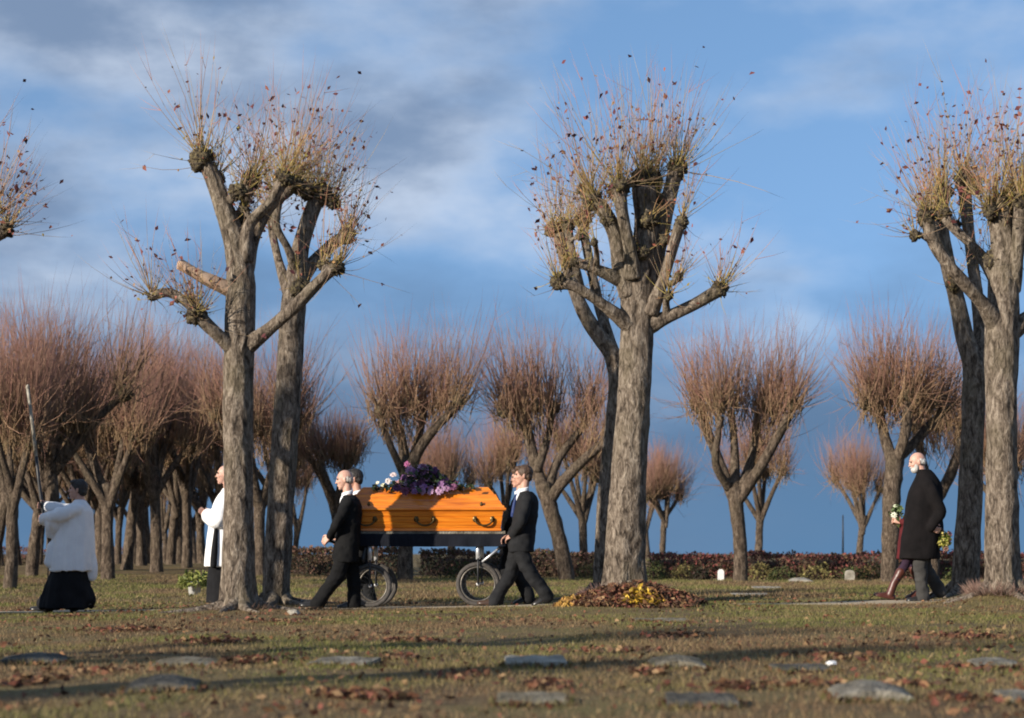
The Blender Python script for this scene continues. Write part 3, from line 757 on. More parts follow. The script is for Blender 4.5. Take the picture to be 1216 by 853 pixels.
# basal twigs round the foot of the trees
def suckers(px, D0, rad, n, hmax, cols, label, name='basal_shoots'):
    x0 = wx(px, D0); a = rng.uniform(0, 2 * np.pi, n); r = rad * (0.55 + 0.45 * rng.uniform(size=n))
    p0 = np.stack([x0 + np.cos(a) * r, D0 + np.sin(a) * r, 0 * a], -1); p0[:, 2] = gz(p0[:, 0], p0[:, 1]) - 0.01
    d = unit(np.stack([np.cos(a), np.sin(a), np.full(n, 0.9)], -1) + rng.normal(size=(n, 3)) * 0.5); d[:, 2] = np.abs(d[:, 2])
    c0 = palette(n, cols, 0.2); V, F, C, pts = shoots_mesh(p0, d, rng.uniform(0.3, 1, n) * hmax, np.full(n, 0.0045), np.zeros(n) + 0.1, 3, c0 * 0.8, c0 * 1.2, 0.05)
    o = link(name, mesh_from(name, V, F, C), M['shoots']); o['kind'] = 'stuff'; o['label'] = label; o['category'] = 'twigs'
suckers(1193, ROW_F, 0.42, 900, 0.22, [(0.19, 0.115, 0.09), (0.14, 0.085, 0.065), (0.24, 0.16, 0.12)], 'reddish brown twig fringe round the foot of the right front tree')
suckers(742, ROW_F, 0.5, 700, 0.2, [(0.19, 0.11, 0.09), (0.13, 0.08, 0.065)], 'brown basal twigs round the foot of the middle tree')
suckers(284, ROW_F, 0.40, 260, 0.12, [(0.16, 0.10, 0.07), (0.11, 0.08, 0.05)], 'short brown twigs round the foot of the left front tree')

# ------------------------------------------------------------------ background pollards
def bg_parts(th, stems, tips, seed, n_per, lmax, D0):
    """stems: list of polylines (world xyz r); tips: list of (c, weight)"""
    global rng
    keep = rng; rng = np.random.default_rng(seed)
    for k, s in enumerate(stems):
        q = catmull(s, 0.09); q[:, 3] *= 0.8
        part(th, 'trunk' if k == 0 else 'limb', *tube(q[:, :3], q[:, 3], 12, True, barkdisp(seed + k, 0.14)), M['bark_far'])
    P0, Dd, LL, ax = [], [], [], np.array(stems[0][0][:3])
    for c, w, low in tips:
        m = int(n_per * w)
        part(th, 'burr', *sphere(c, 0.13 + 0.03 * w, 10, 7, 0.4, seed + m, 3), M['burr'])
        out = (c - ax) * np.array((1, 1, 0)); out = out / (np.linalg.norm(out) + 0.6)
        d = unit(rng.normal(size=(m, 3)) * 0.30 + np.array((0, 0, 1.0)) + out * 0.28)
        t = rng.uniform(size=(m, 1)) ** 2.0
        P0.append(c * (1 - t) + low * t + rng.normal(size=(m, 3)) * 0.17); Dd.append(d); LL.append((0.2 + 0.95 * rng.uniform(size=m) ** 1.2) * lmax)
        mk = 7; dk = unit(rng.normal(size=(mk, 3)) * 0.30 + np.array((0, 0, 1.0)) + out * 0.35)
        V_, F_, C_, _ = shoots_mesh(np.tile(c, (mk, 1)) + rng.normal(size=(mk, 3)) * .06, dk, rng.uniform(.6, 1.25, mk), rng.uniform(.018, .034, mk), np.zeros(mk) + .1, 3, np.tile((.13, .09, .055), (mk, 1)), np.tile((.2, .12, .08), (mk, 1)), .06)
        part(th, 'branches', V_, F_, M['shoots'], C_, True, True)
        mw = int(m * 0.14)
        d = unit(rng.normal(size=(mw, 3)) * 0.7 + out * 0.9 + np.array((0, 0, 0.35)))
        P0.append(np.tile(c, (mw, 1)) + rng.normal(size=(mw, 3)) * 0.1); Dd.append(d); LL.append(rng.uniform(0.3, 0.75, mw) * lmax)
    p0, d, L = map(np.concatenate, (P0, Dd, LL)); n = len(L)
    k = rng.uniform(size=(n, 1))
    a0 = np.array((0.19, 0.13, 0.07)) * k + np.array((0.26, 0.18, 0.095)) * (1 - k); a1 = np.array((0.31, 0.13, 0.115)) * k + np.array((0.28, 0.16, 0.115)) * (1 - k)
    V, F, C, pts = shoots_mesh(p0, d, L, rng.uniform(0.006, 0.012, n), rng.uniform(0, 0.25, n), 3, a0, a1, 0.07)
    si = rng.choice(n, int(n * 0.8)); sg = rng.integers(1, 3, len(si)); b0 = np.stack(pts, 0)[sg, si]
    V2, F2, C2, _ = shoots_mesh(b0, unit(d[si] + rng.normal(size=(len(si), 3)) * .5), L[si] * rng.uniform(.2, .5, len(si)), np.full(len(si), .004), np.zeros(len(si)) + .1, 2, a0[si] * .6 + a1[si] * .4, a1[si])
    F = np.vstack([F, F2 + len(V)]); V = np.vstack([V, V2]); C = np.vstack([C, C2])
    part(th, 'shoots', V, F, M['shoots'], C, True, True)
    rng = keep
def bg_tree_px(label, D0, trunk, limbs, tips, seed, n_per=150, lmax=2.05):
    bx = wx(trunk[0][0], D0); base = (bx, D0, gzf(bx, D0))
    th = thing('pollard_tree', label, 'tree', base, 'reddish pollarded trees behind the procession')
    tp = [(P(px, py, D0 + dd), w, P(lx_, ly_, D0 + dd * 0.5)) for px, py, dd, w, lx_, ly_ in tips]
    bg_parts(th, [px_pts(trunk, D0)] + [px_pts(l, D0) for l in limbs], tp, seed, n_per, lmax, D0)
    return th
bg_tree_px('reddish pollarded tree directly behind the coffin, crown split by a slanting limb', 47,
    [(481, 700, 0, 13), (481, 685, 0, 11), (482, 640, 0, 10.5), (484, 590, 0, 10.5), (486, 555, 0, 11)],
    [[(484, 562, 0, 9), (478, 530, .2, 7), (472, 500, .3, 6)], [(486, 560, 0, 9), (500, 530, -.2, 7.5), (520, 505, -.4, 7), (543, 482, -.5, 6)], [(486, 556, 0, 7), (497, 520, .4, 5.5), (503, 490, .6, 5)], [(482, 570, 0, 7), (464, 530, -.3, 5), (452, 500, -.4, 5)]],
    [(470, 485, .3, 1.1, 476, 525), (452, 490, -.4, .8, 466, 530), (545, 476, -.5, 1.0, 515, 510), (503, 482, .6, .9, 497, 520), (486, 478, -.2, .9, 484, 530), (525, 480, .1, .7, 510, 515)], 31)
bg_tree_px('leaning pollarded tree behind the rear coffin bearer, with crossing limbs', 47,
    [(675, 702, 0, 13), (673, 688, 0, 11.5), (664, 640, 0, 11), (652, 598, 0, 11.5), (645, 575, 0, 11)],
    [[(648, 590, 0, 10), (635, 550, .2, 8.5), (627, 515, .3, 7.5), (618, 490, .3, 7)], [(650, 598, 0, 10), (672, 568, -.2, 8), (700, 540, -.3, 7), (728, 520, -.3, 6.5)], [(650, 585, 0, 8), (664, 545, .3, 6), (690, 510, .5, 5.5), (700, 490, .5, 5)], [(638, 560, 0, 7), (650, 520, .3, 5.5), (655, 490, .4, 5)]],
    [(614, 484, .3, 1.2, 627, 520), (635, 482, .0, 1.1, 630, 520), (657, 484, .4, .9, 650, 520), (702, 484, .5, 1.1, 690, 515), (728, 512, -.3, .7, 700, 540), (598, 490, -.2, .7, 620, 520)], 32)
bg_tree_px('broad vase shaped pollarded tree between the middle and right trees', 47,
    [(879, 702, 0, 12), (879, 688, 0, 10.5), (878, 640, 0, 10), (874, 600, 0, 11), (872, 580, 0, 11)],
    [[(873, 595, 0, 10), (858, 560, .2, 8), (845, 525, .3, 7), (832, 495, .3, 6.5)], [(875, 595, 0, 10), (900, 560, -.2, 8), (920, 525, -.3, 7), (938, 492, -.3, 6.5)], [(873, 580, 0, 8), (872, 530, .4, 6), (868, 488, .5, 5.5)], [(880, 580, 0, 8), (893, 540, .3, 6), (900, 490, .4, 5)], [(866, 580, 0, 7), (850, 550, -.4, 5.5), (856, 495, -.6, 5)]],
    [(830, 484, .3, 1.25, 848, 525), (855, 482, -.6, 1.0, 856, 520), (870, 476, .5, 1.0, 872, 520), (905, 478, .4, 1.1, 896, 525), (940, 482, -.3, 1.25, 918, 525), (918, 484, .1, .8, 908, 530)], 33)
bg_tree_px('dark stemmed pollarded tree just left of the walking couple', 46,
    [(1056, 702, 0, 15), (1056, 688, 0, 13), (1057, 640, 0, 12.5), (1060, 580, 0, 12.5), (1063, 540, 0, 12)],
    [[(1060, 550, 0, 9), (1050, 515, .2, 7.5), (1042, 480, .3, 7)], [(1064, 550, 0, 9), (1075, 515, -.2, 7.5), (1078, 478, -.3, 7)], [(1066, 545, 0, 8), (1095, 515, .2, 7), (1118, 490, .3, 6.5)]],
    [(1040, 468, .3, 1.3, 1048, 505), (1060, 466, 0, 1.1, 1060, 510), (1080, 468, -.3, 1.2, 1076, 505), (1120, 482, .3, .9, 1098, 510), (1028, 480, -.2, .8, 1044, 510), (1098, 476, -.1, .8, 1085, 510)], 34)
bg_tree_px('pollarded tree with a wide fork seen between right rear tree and black coat', 50,
    [(1108, 702, 0, 11), (1108, 685, 0, 10), (1110, 620, 0, 9.5), (1112, 590, 0, 9.5)],
    [[(1111, 595, 0, 9), (1098, 560, .2, 7), (1090, 520, .3, 6)], [(1112, 595, 0, 9), (1130, 560, -.2, 7.5), (1142, 520, -.3, 6)]],
    [(1088, 508, .3, 1.0, 1096, 545), (1108, 505, .2, .8, 1108, 550), (1145, 505, -.3, 1.1, 1134, 545), (1125, 500, 0, .8, 1125, 545)], 35)
bg_tree_px('small pollarded tree with a V fork left of the front bearer', 58,
    [(404, 700, 0, 9), (404, 688, 0, 8), (402, 640, 0, 7.5), (400, 610, 0, 8)],
    [[(401, 618, 0, 7), (388, 580, .2, 6), (372, 550, .3, 5), (358, 532, .3, 5)], [(402, 618, 0, 7), (405, 575, -.2, 6), (415, 548, -.3, 5.5)], [(402, 600, 0, 6), (385, 565, -.3, 5), (380, 545, -.4, 4)]],
    [(357, 528, .3, .7, 368, 550), (400, 540, -.2, .9, 404, 565), (420, 540, -.3, 1.0, 412, 560), (380, 538, -.4, .6, 385, 560)], 36, 330, 1.35)

# generic grove trees: five models, copied
PROTO = []
def proto_tree(seed):
    g = np.random.default_rng(seed)
    H = g.uniform(1.6, 2.5); lean = g.normal(size=2) * 0.12
    th = thing('pollard_tree', '-', 'tree', (0, 0, 0), 'grove')
    top = np.array((lean[0], lean[1], H))
    stems = [np.array([(0, 0, -0.15, 0.23), (0, 0, 0.05, 0.19), (lean[0] * .4, lean[1] * .4, H * .5, 0.155), (*top, 0.16)])]
    tips = []
    ns = g.integers(5, 8); a0 = g.uniform(0, 6.28)
    for k in range(ns):
        a = a0 + k * 2 * np.pi / ns + g.normal() * 0.3; rr = g.uniform(0.35, 1.2); z = g.uniform(2.9, 4.0)
        e = np.array((np.cos(a) * rr, np.sin(a) * rr, z)); m = top * 0.5 + e * 0.5 + np.array((np.cos(a), np.sin(a), 0)) * 0.12
        stems.append(np.array([(*(top - (0, 0, 0.25 + g.uniform(0, .5))), 0.12), (*m, 0.085), (*e, 0.075)]))
        tips.append((e, g.uniform(0.8, 1.3), m * 0.45 + e * 0.55))
    tips.append((top + np.array((0, 0, 1.4)), 0.8, top + np.array((0, 0, 0.6))))
    bg_parts(th, stems, tips, seed, 125, 2.05, 40)
    return th
for s in range(5): PROTO.append(proto_tree(200 + s))
used = set(); vr = np.random.default_rng(12)
def place(idx, px, D, rot, sc, label, group):
    src = PROTO[idx]
    x = wx(px, D); loc = (x, D, gzf(x, D))
    if idx in used:
        t = src.copy(); COL.objects.link(t)
        for ch in src.children:
            c = ch.copy(); COL.objects.link(c); c.parent = t
    else:
        t = src; used.add(idx)
    t.location = loc; t.rotation_euler = (0, 0, rot); t.rotation_euler.x = vr.normal() * .045; t.rotation_euler.y = vr.normal() * .045
    t.scale = (sc * vr.uniform(.82, 1.1), sc * vr.uniform(.82, 1.1), sc * vr.uniform(.93, 1.07))
    t['label'] = label; t['group'] = group
GROVE = 'bare reddish trees of the grove on the left'
gl = 'bare reddish pollarded tree crowded in the grove on the left'
g = np.random.default_rng(3)
spots = [(12, 39.5), (66, 42), (-38, 41), (128, 46), (38, 49), (98, 52), (150, 53), (168, 57), (186, 52), (203, 60), (222, 55), (-8, 54), (20, 62), (62, 60), (118, 63), (140, 68), (178, 70), (240, 64), (212, 72), (84, 70), (46, 72), (0, 74), (258, 58), (160, 78), (105, 80), (232, 80), (-30, 66), (196, 84)]
special = {(12, 39.5): 'thick trunked grove tree at the left edge behind the robed pole bearer', (66, 42): 'dark trunked grove tree directly behind the head of the pole bearer', (258, 58): 'grove tree peeping out left behind the white robed person at the big trunk'}
for k, (px, D) in enumerate(spots):
    place(k % 5, px, D, g.uniform(0, 6.28), g.uniform(0.95, 1.07), special.get((px, D), gl), GROVE)
FAR = 'distant small pollarded trees near the hedge'
for k, (px, D, sc, lb) in enumerate([(308, 50, 1.0, 'pollarded tree seen between the two left trunks'), (333, 62, 1.0, 'far pollarded tree right of the leaning left trunk'), (536, 72, 1.0, 'far pollarded tree behind the right end of the coffin flowers'),
        (694, 60, 1.0, 'pollarded tree seen between rear bearer and middle tree'), (786, 83, 1.0, 'small far pollarded tree just right of the middle trunk'), (770, 88, .95, 'faint far pollarded tree touching the middle trunk'),
        (901, 70, 1.0, 'far pollarded tree peeping out behind the broad vase shaped tree'), (1019, 80, 1.0, 'small far pollarded tree standing alone left of the dark stemmed tree'), (866, 49, .0, ''), (1200, 60, 1.0, 'far pollarded tree behind the right front trunk'), (350, 80, 1.0, 'very far pollarded tree at the left of the front bearer'), (597, 66, .9, 'far pollarded tree between coffin and rear bearer')]):
    if sc: place((k + 2) % 5, px, D, g.uniform(0, 6.28), sc, lb, FAR)

# ------------------------------------------------------------------ hedge, shrubs and small things at the far edge of the lawn
def leafy(th, c, rx, ry, rz, n, cols, size=(0.02, 0.045), box_like=False, seed=0):
    """leaf faces through a volume standing on the ground; c = base centre"""
    global rng
    keep = rng; rng = np.random.default_rng(seed + 900)
    if box_like:
        u = rng.uniform(-1, 1, (n, 3)); k = rng.integers(0, 3, n)
        u[k == 0, 2] = rng.uniform(0.65, 1, (k == 0).sum()); u[k == 1, 1] = -rng.uniform(0.6, 1, (k == 1).sum())
        p = np.stack([c[0] + u[:, 0] * rx, c[1] + u[:, 1] * ry, 0 * u[:, 0]], -1)
        hh = rz * (0.86 + 0.34 * fbm(p[:, 0] * 1.3, p[:, 1] * 0.7, seed, 3))
        p[:, 2] = c[2] + (u[:, 2] * 0.5 + 0.5) * hh
    else:
        d = unit(rng.normal(size=(n, 3))); d[:, 2] = np.abs(d[:, 2])
        r = rng.uniform(0.45, 1, n) ** 0.6 * (0.75 + 0.5 * vn(d[:, 0] * 2.5 + seed, d[:, 1] * 2.5, d[:, 2] * 2.5))
        p = np.asarray(c) + d * r[:, None] * np.array((rx, ry, rz))
    p += rng.normal(size=(n, 3)) * 0.02
    V, F, C = leaves_mesh(p, rng.uniform(*size, n), palette(n, cols, 0.25))
    part(th, 'foliage', V, F, M['hedge'], C, False, True)
    if box_like:
        m = int(n * 0.2); q = np.stack([c[0] + rng.uniform(-1, 1, m) * rx, c[1] + rng.uniform(-1, 1, m) * ry, np.full(m, c[2])], -1)
        L = rz * rng.uniform(0.75, 1.18, m); dd = unit(rng.normal(size=(m, 3)) * 0.25 + np.array((0, 0, 1)))
    else:
        m = max(20, n // 30); q = np.tile(np.asarray(c, float), (m, 1)) + rng.normal(size=(m, 3)) * np.array((rx * .2, ry * .2, 0)); L = rz * rng.uniform(0.6, 1.0, m); dd = unit(rng.normal(size=(m, 3)) * 0.5 + np.array((0, 0, 1)))
    V, F, C, _ = shoots_mesh(q, dd, L, np.full(m, 0.007), np.zeros(m), 2, np.tile((0.07, 0.045, 0.03), (m, 1)), np.tile((0.13, 0.07, 0.055), (m, 1)))
    part(th, 'stems', V, F, M['shoots'], C, True, True)
    rng = keep
REDH = [(0.17, 0.05, 0.045), (0.24, 0.075, 0.065), (0.13, 0.055, 0.045), (0.19, 0.11, 0.06), (0.11, 0.075, 0.045)]
BRNH = [(0.12, 0.08, 0.045), (0.09, 0.055, 0.04), (0.17, 0.095, 0.065), (0.08, 0.075, 0.035), (0.14, 0.07, 0.055)]
def hedge(px0, px1, D0, h, depth, cols, label, seed, n):
    x0, x1 = wx(px0, D0), wx(px1, D0); xc = (x0 + x1) / 2
    base = (xc, D0, gzf(xc, D0)); th = thing('hedge', label, 'hedge', base, 'low hedges closing the far lawn')
    # woody core so that no light shows through the body
    n_ = 60; mb = MB()
    X = np.linspace(x0 + 0.05, x1 - 0.05, n_); top = h * (0.62 + 0.2 * fbm(X * 1.3, 2.2, seed, 2)); rows = []
    for yy, zz in ((-depth * .7, 0), (-depth * .62, .8), (0, 1), (depth * .62, .8), (depth * .7, 0)):
        rows.append(np.stack([X, D0 + yy + 0.05 * vn(X * 3, yy * 9), gz(X, X * 0 + D0) + zz * top - (0.03 if zz == 0 else 0)], -1))
    V = np.stack(rows, 0).reshape(-1, 3); i = np.arange(4)[:, None] * n_; j = np.arange(n_ - 1)[None]
    F = np.stack([i + j, i + j + 1, i + n_ + j + 1, i + n_ + j], -1).reshape(-1, 4)
    part(th, 'core', V, F, M['burr'])
    leafy(th, base, (x1 - x0) / 2, depth, h, n, cols, (0.02, 0.05), True, seed)
hedge(772, 1330, 52.0, 0.64, 0.5, REDH, 'long red berried hedge across the far lawn on the right', 1, 9000)
hedge(500, 760, 52.5, 0.62, 0.5, BRNH, 'brown clipped hedge behind the coffin trolley and rear bearer', 2, 5200)
hedge(330, 480, 52.3, 0.62, 0.5, BRNH, 'dark brown hedge behind the legs of the front bearers', 3, 3600)
hedge(-90, 318, 88, 0.85, 0.8, REDH, 'reddish hedge glimpsed between the grove trunks', 4, 6000)
def shrub(px, D0, rx, h, cols, label, seed, n=420):
    x = wx(px, D0); base = (x, D0, gzf(x, D0) - 0.01)
    th = thing('shrub', label, 'shrub', base, 'low shrubs along the hedge')
    leafy(th, base, rx, rx * 0.8, h, n, cols, (0.015, 0.035), False, seed)
GRN = [(0.05, 0.07, 0.02), (0.08, 0.09, 0.025), (0.035, 0.05, 0.02), (0.10, 0.09, 0.035)]
OLV = [(0.19, 0.16, 0.055), (0.14, 0.11, 0.045), (0.23, 0.20, 0.07)]
DRK = [(0.025, 0.032, 0.018), (0.04, 0.035, 0.02), (0.05, 0.03, 0.025)]
for k, (px, D0, rx, h, c, lb) in enumerate([(775, 49.5, .42, .50, GRN, 'green shrub just right of the middle trunk by the hedge'), (815, 50, .40, .42, OLV, 'olive shrub left of the broad vase shaped tree'), (834, 49, .22, .32, DRK, 'small dark shrub touching the vase shaped tree trunk on its left'),
        (903, 50, .40, .46, OLV, 'olive shrub just right of the vase shaped tree trunk'), (927, 49.3, .36, .36, GRN, 'rounded green shrub right of the olive one'), (968, 50, .55, .42, OLV, 'wide olive shrub left of the thin far pole'), (1014, 49.9, .42, .34, GRN, 'low green shrub beside the small lone tree'),
        (1040, 50, .35, .46, OLV, 'olive shrub touching the dark stemmed tree'), (1140, 49, .4, .4, GRN, 'green shrub between the couple and the right trunks'),
        (357, 50, .55, .50, DRK, 'dark shrub right of the leaning left trunk'), (388, 49.5, .4, .42, DRK, 'dark shrub behind the front bearer thighs'), (462, 50, .35, .5, DRK, 'dark shrub left of the tree trunk under the trolley'),
        (516, 49.5, .5, .52, DRK, 'dark shrub under the middle of the trolley'), (552, 49, .45, .46, GRN, 'dark green shrub left of the rear trolley wheel'), (700, 50, .35, .46, OLV, 'olive shrub left of the middle tree foot'), (590, 50, .4, .5, DRK, 'dark shrub behind the rear wheel and bearer')]):
    shrub(px, D0, rx, h, c, lb, k + 10)
# pale stones and ornaments by the hedge
def small_stone(name, label, cat, px, py_top, D0, w, material, seed, group=None):
    x = wx(px, D0); zb = gzf(x, D0); h = CAM_H - (py_top - HY) / FPX * D0 - zb
    mb = MB(); n = 9; prof = []
    for k in range(n):
        a = math.pi * k / (n - 1); prof.append((math.cos(a) * w / 2, h * 0.72 + math.sin(a) * h * 0.28))
    prof = [(w / 2, -0.03)] + prof + [(-w / 2, -0.03)]
    V = [(x + a, D0 - 0.05, zb + b_) for a, b_ in prof] + [(x + a, D0 + 0.05, zb + b_) for a, b_ in prof]
    m = len(prof); F = [tuple(range(m - 1, -1, -1)), tuple(range(m, 2 * m))] + [(k, (k + 1) % m, m + (k + 1) % m, m + k) for k in range(m)]
    single(name, label, cat, (x, D0, zb), V, F, material, None, False, group)
small_stone('headstone', 'small white stone left of the vase shaped tree trunk', 'headstone', 856, 676, 48.6, 0.14, M['white'], 1)
small_stone('headstone', 'small pale stone by the hedge right of the thin pole', 'headstone', 1009, 677, 48.8, 0.22, M['stone_pale'], 2)
# distant thin pole
q = np.array([P(1001, 668, 95), P(1001, 640, 95), P(1001, 612, 95)])
single('pole', 'thin dark pole standing far off beyond the red hedge', 'pole', tuple(q[0] * (1, 1, 0)), *tube(np.vstack([q[0] * (1, 1, 0) + (0, 0, -.05), q]), [0.05, 0.05, 0.04, 0.03], 8), M['blackpaint'])
# potted plant behind the white robed person
D0 = 34.0; x = wx(231, D0); base = (x, D0, gzf(x, D0) - 0.01)
th = thing('potted_plant', 'yellow green plant in a white pot left of the white robed person', 'plant', base)
V, F = [], []
prof = [(0.0, 0.0), (0.09, 0.0), (0.115, 0.2), (0.125, 0.2), (0.125, 0.24), (0.10, 0.24), (0.10, 0.2), (0.0, 0.2)]
nr = 16
for r_, z_ in prof:
    for k in range(nr): V.append((x + r_ * math.cos(k * 6.2832 / nr), D0 + r_ * math.sin(k * 6.2832 / nr), base[2] + z_))
for i_ in range(len(prof) - 1):
    for k in range(nr): F.append((i_ * nr + k, i_ * nr + (k + 1) % nr, i_ * nr + nr + (k + 1) % nr, i_ * nr + nr + k))
part(th, 'pot', V, F, M['white'])
leafy(th, (x, D0, base[2] + 0.16), 0.30, 0.25, 0.24, 520, [(0.22, 0.24, 0.06), (0.16, 0.19, 0.045), (0.30, 0.30, 0.10)], (0.018, 0.04), False, 61)

# ------------------------------------------------------------------ grave markers set in the lawn
EDGE = []
def marker(label, px, py, wpx, hpx, depth, material, rot=0.0, tilt=0.12, arch=0.0, seed=0):
    D0 = groundD(py); sc = FPX / D0; w = wpx / sc; h = max(0.03, hpx / sc * 1.0)
    x0 = wx(px, D0); z0 = gzf(x0, D0 + depth / 2)
    base = (x0, D0 + depth / 2, z0 - 0.03)
    nx_, ny_ = 17, 7; g = np.random.default_rng(seed)
    u = np.linspace(-1, 1, nx_); v = np.linspace(-1, 1, ny_)
    U, Vv = np.meshgrid(u, v)
    eb = 1 - 0.05 * np.clip((np.abs(U) - 0.93) / 0.07, 0, 1) - 0.05 * np.clip((np.abs(Vv) - 0.8) / 0.2, 0, 1)
    Z = 0.03 + h * (0.55 + 0.45 * (Vv * 0.5 + 0.5) + arch * (1 - U ** 2) - arch * 0.4) * eb + h * 0.26 * (fbm(U * 4 + seed, Vv * 4, seed, 3) - 0.5)
    X = U * w / 2 * (1 + 0.03 * (vn(Vv * 3, seed) - 0.5)); Y = Vv * depth / 2 * (1 + 0.10 * (vn(U * 2.5, seed + 3) - 0.5))
    top = np.stack([X, Y, Z], -1).reshape(-1, 3)
    ring = [(0, i) for i in range(nx_)] + [(j, nx_ - 1) for j in range(1, ny_)] + [(ny_ - 1, i) for i in range(nx_ - 2, -1, -1)] + [(j, 0) for j in range(ny_ - 2, 0, -1)]
    idx = [a * nx_ + b_ for a, b_ in ring]
    bot = top[idx] * np.array((1.02, 1.02, 0)) + np.array((0, 0, -0.03))
    V = np.vstack([top, bot])
    F = [(j * nx_ + i, j * nx_ + i + 1, (j + 1) * nx_ + i + 1, (j + 1) * nx_ + i) for j in range(ny_ - 1) for i in range(nx_ - 1)]
    o_ = nx_ * ny_; m = len(idx)
    F += [(o_ + k, o_ + (k + 1) % m, idx[(k + 1) % m], idx[k]) for k in range(m)]
    c, s = math.cos(rot), math.sin(rot)
    V = np.stack([V[:, 0] * c - V[:, 1] * s, V[:, 0] * s + V[:, 1] * c, V[:, 2]], -1) + np.array(base)
    EDGE.append((x0, D0 + depth / 2, w, depth, rot))
    single('grave_marker', label, 'grave marker', base, V, F, material, None, False, 'small stone grave markers sunk in the grass')
marker('grey wedge grave marker with a dark right side, left of centre', 406, 791, 72, 10, 0.34, M['stone_grey'], -0.25, seed=1)
marker('low mossy grave marker above the leaf drift on the left', 215, 791, 74, 9, 0.3, M['stone_moss'], 0.05, arch=.4, seed=2)
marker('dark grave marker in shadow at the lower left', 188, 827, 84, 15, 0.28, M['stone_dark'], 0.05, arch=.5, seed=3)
marker('pale edged slab grave marker below the rear bearer', 636, 795, 72, 13, 0.24, M['stone_pale'], 0.06, seed=4)
marker('broad worn grave marker at the bottom centre', 632, 837, 84, 12, 0.28, M['stone_moss'], 0.0, seed=5)
marker('rounded tan grave marker right of centre in the middle distance', 806, 796, 66, 11, 0.3, M['stone_moss'], 0.0, arch=.6, seed=6)
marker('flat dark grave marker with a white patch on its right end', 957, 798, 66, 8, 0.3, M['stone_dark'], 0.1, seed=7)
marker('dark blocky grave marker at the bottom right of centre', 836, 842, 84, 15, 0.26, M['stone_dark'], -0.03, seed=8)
marker('wide arched grave marker near the bottom right', 1041, 838, 94, 16, 0.3, M['stone_grey'], -0.04, arch=.6, seed=9)
marker('low grey grave marker near the right edge in the middle distance', 1190, 796, 54, 9, 0.3, M['stone_grey'], 0.0, arch=.3, seed=10)
marker('grey grave marker cut by the right edge at the bottom', 1222, 838, 46, 13, 0.3, M['stone_grey'], 0.0, seed=11)
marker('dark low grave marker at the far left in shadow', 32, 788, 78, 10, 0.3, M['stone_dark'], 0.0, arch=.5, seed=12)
marker('thin flat grave marker below the leaf heap', 786, 741, 66, 4, 0.4, M['stone_moss'], 0.0, seed=13)
marker('pale flat stone beyond the path right of the leaf heap', 893, 711, 44, 4, 0.5, M['stone_pale'], 0.0, seed=14)
marker('pale flat stone far off below the vase shaped tree', 913, 703, 34, 4, 0.5, M['stone_pale'], 0.0, seed=15)
marker('pale flat stone far off left of the lone small tree', 953, 692, 26, 5, 0.5, M['stone_pale'], 0.0, arch=.5, seed=16)
tp, tc_ = [], []
for (ex, ey, ew, ed, er) in EDGE:
    m = int(260 * ew / .33); t = rng.uniform(-.5, .5, m); sd_ = rng.integers(0, 4, m)
    u = np.where(sd_ == 0, t * ew, np.where(sd_ == 1, t * ew, np.where(sd_ == 2, -.5 * ew, .5 * ew))); v = np.where(sd_ == 0, -.5 * ed, np.where(sd_ == 1, -.5 * ed - .02, t * ed))
    u = u * 1.06 + rng.normal(size=m) * .012; v = v - np.abs(rng.normal(size=m)) * .03 * (sd_ < 2)
    tp.append(np.stack([ex + u * math.cos(er) - v * math.sin(er), ey + u * math.sin(er) + v * math.cos(er)], -1))
tp = np.concatenate(tp); m = len(tp); p0 = np.column_stack([tp, gz(tp[:, 0], tp[:, 1]) - .006])
c0 = palette(m, [(0.155, 0.15, 0.045), (0.32, 0.25, 0.12), (0.19, 0.14, 0.07), (0.13, 0.13, 0.04)], .2)
V, F, C, _ = shoots_mesh(p0, unit(rng.normal(size=(m, 3)) * .5 + np.array((0, 0, 1.0))), rng.uniform(.02, .065, m), np.full(m, .0028), np.zeros(m), 2, c0, c0)
V2, F2, C2 = leaves_mesh(p0[::7] + np.array((0, 0, .02)), rng.uniform(.012, .025, len(p0[::7])), palette(len(p0[::7]), LEAFC, .25))
o = link('grass', mesh_from('grass', np.vstack([V, V2]), np.vstack([F, F2 + len(V)]), np.vstack([C, C2]), False), M['grass']); o['kind'] = 'stuff'; o['label'] = 'grass tufts and leaf bits fringing the grave markers'; o['category'] = 'grass'
D0 = groundD(797); x0 = wx(990, D0); z0 = gzf(x0, D0 + .2) + 0.03
single('broken_stone', 'small bright white stone chip lying on the flat dark marker', 'stone', (x0, D0 + .2, z0), *sphere((x0, D0 + .1, z0 + .01), (0.03, 0.035, 0.014), 10, 7, 0.4, 3, 2.5), M['white'], None, False)
D0 = groundD(728); x0 = wx(349, D0)
single('stone', 'small pale stone lying at the foot of the leaning left tree', 'stone', (x0, D0, gzf(x0, D0)), *sphere((x0, D0, gzf(x0, D0) + .02), (0.07, 0.06, 0.04), 12, 8, 0.35, 5, 2.5), M['stone_pale'])

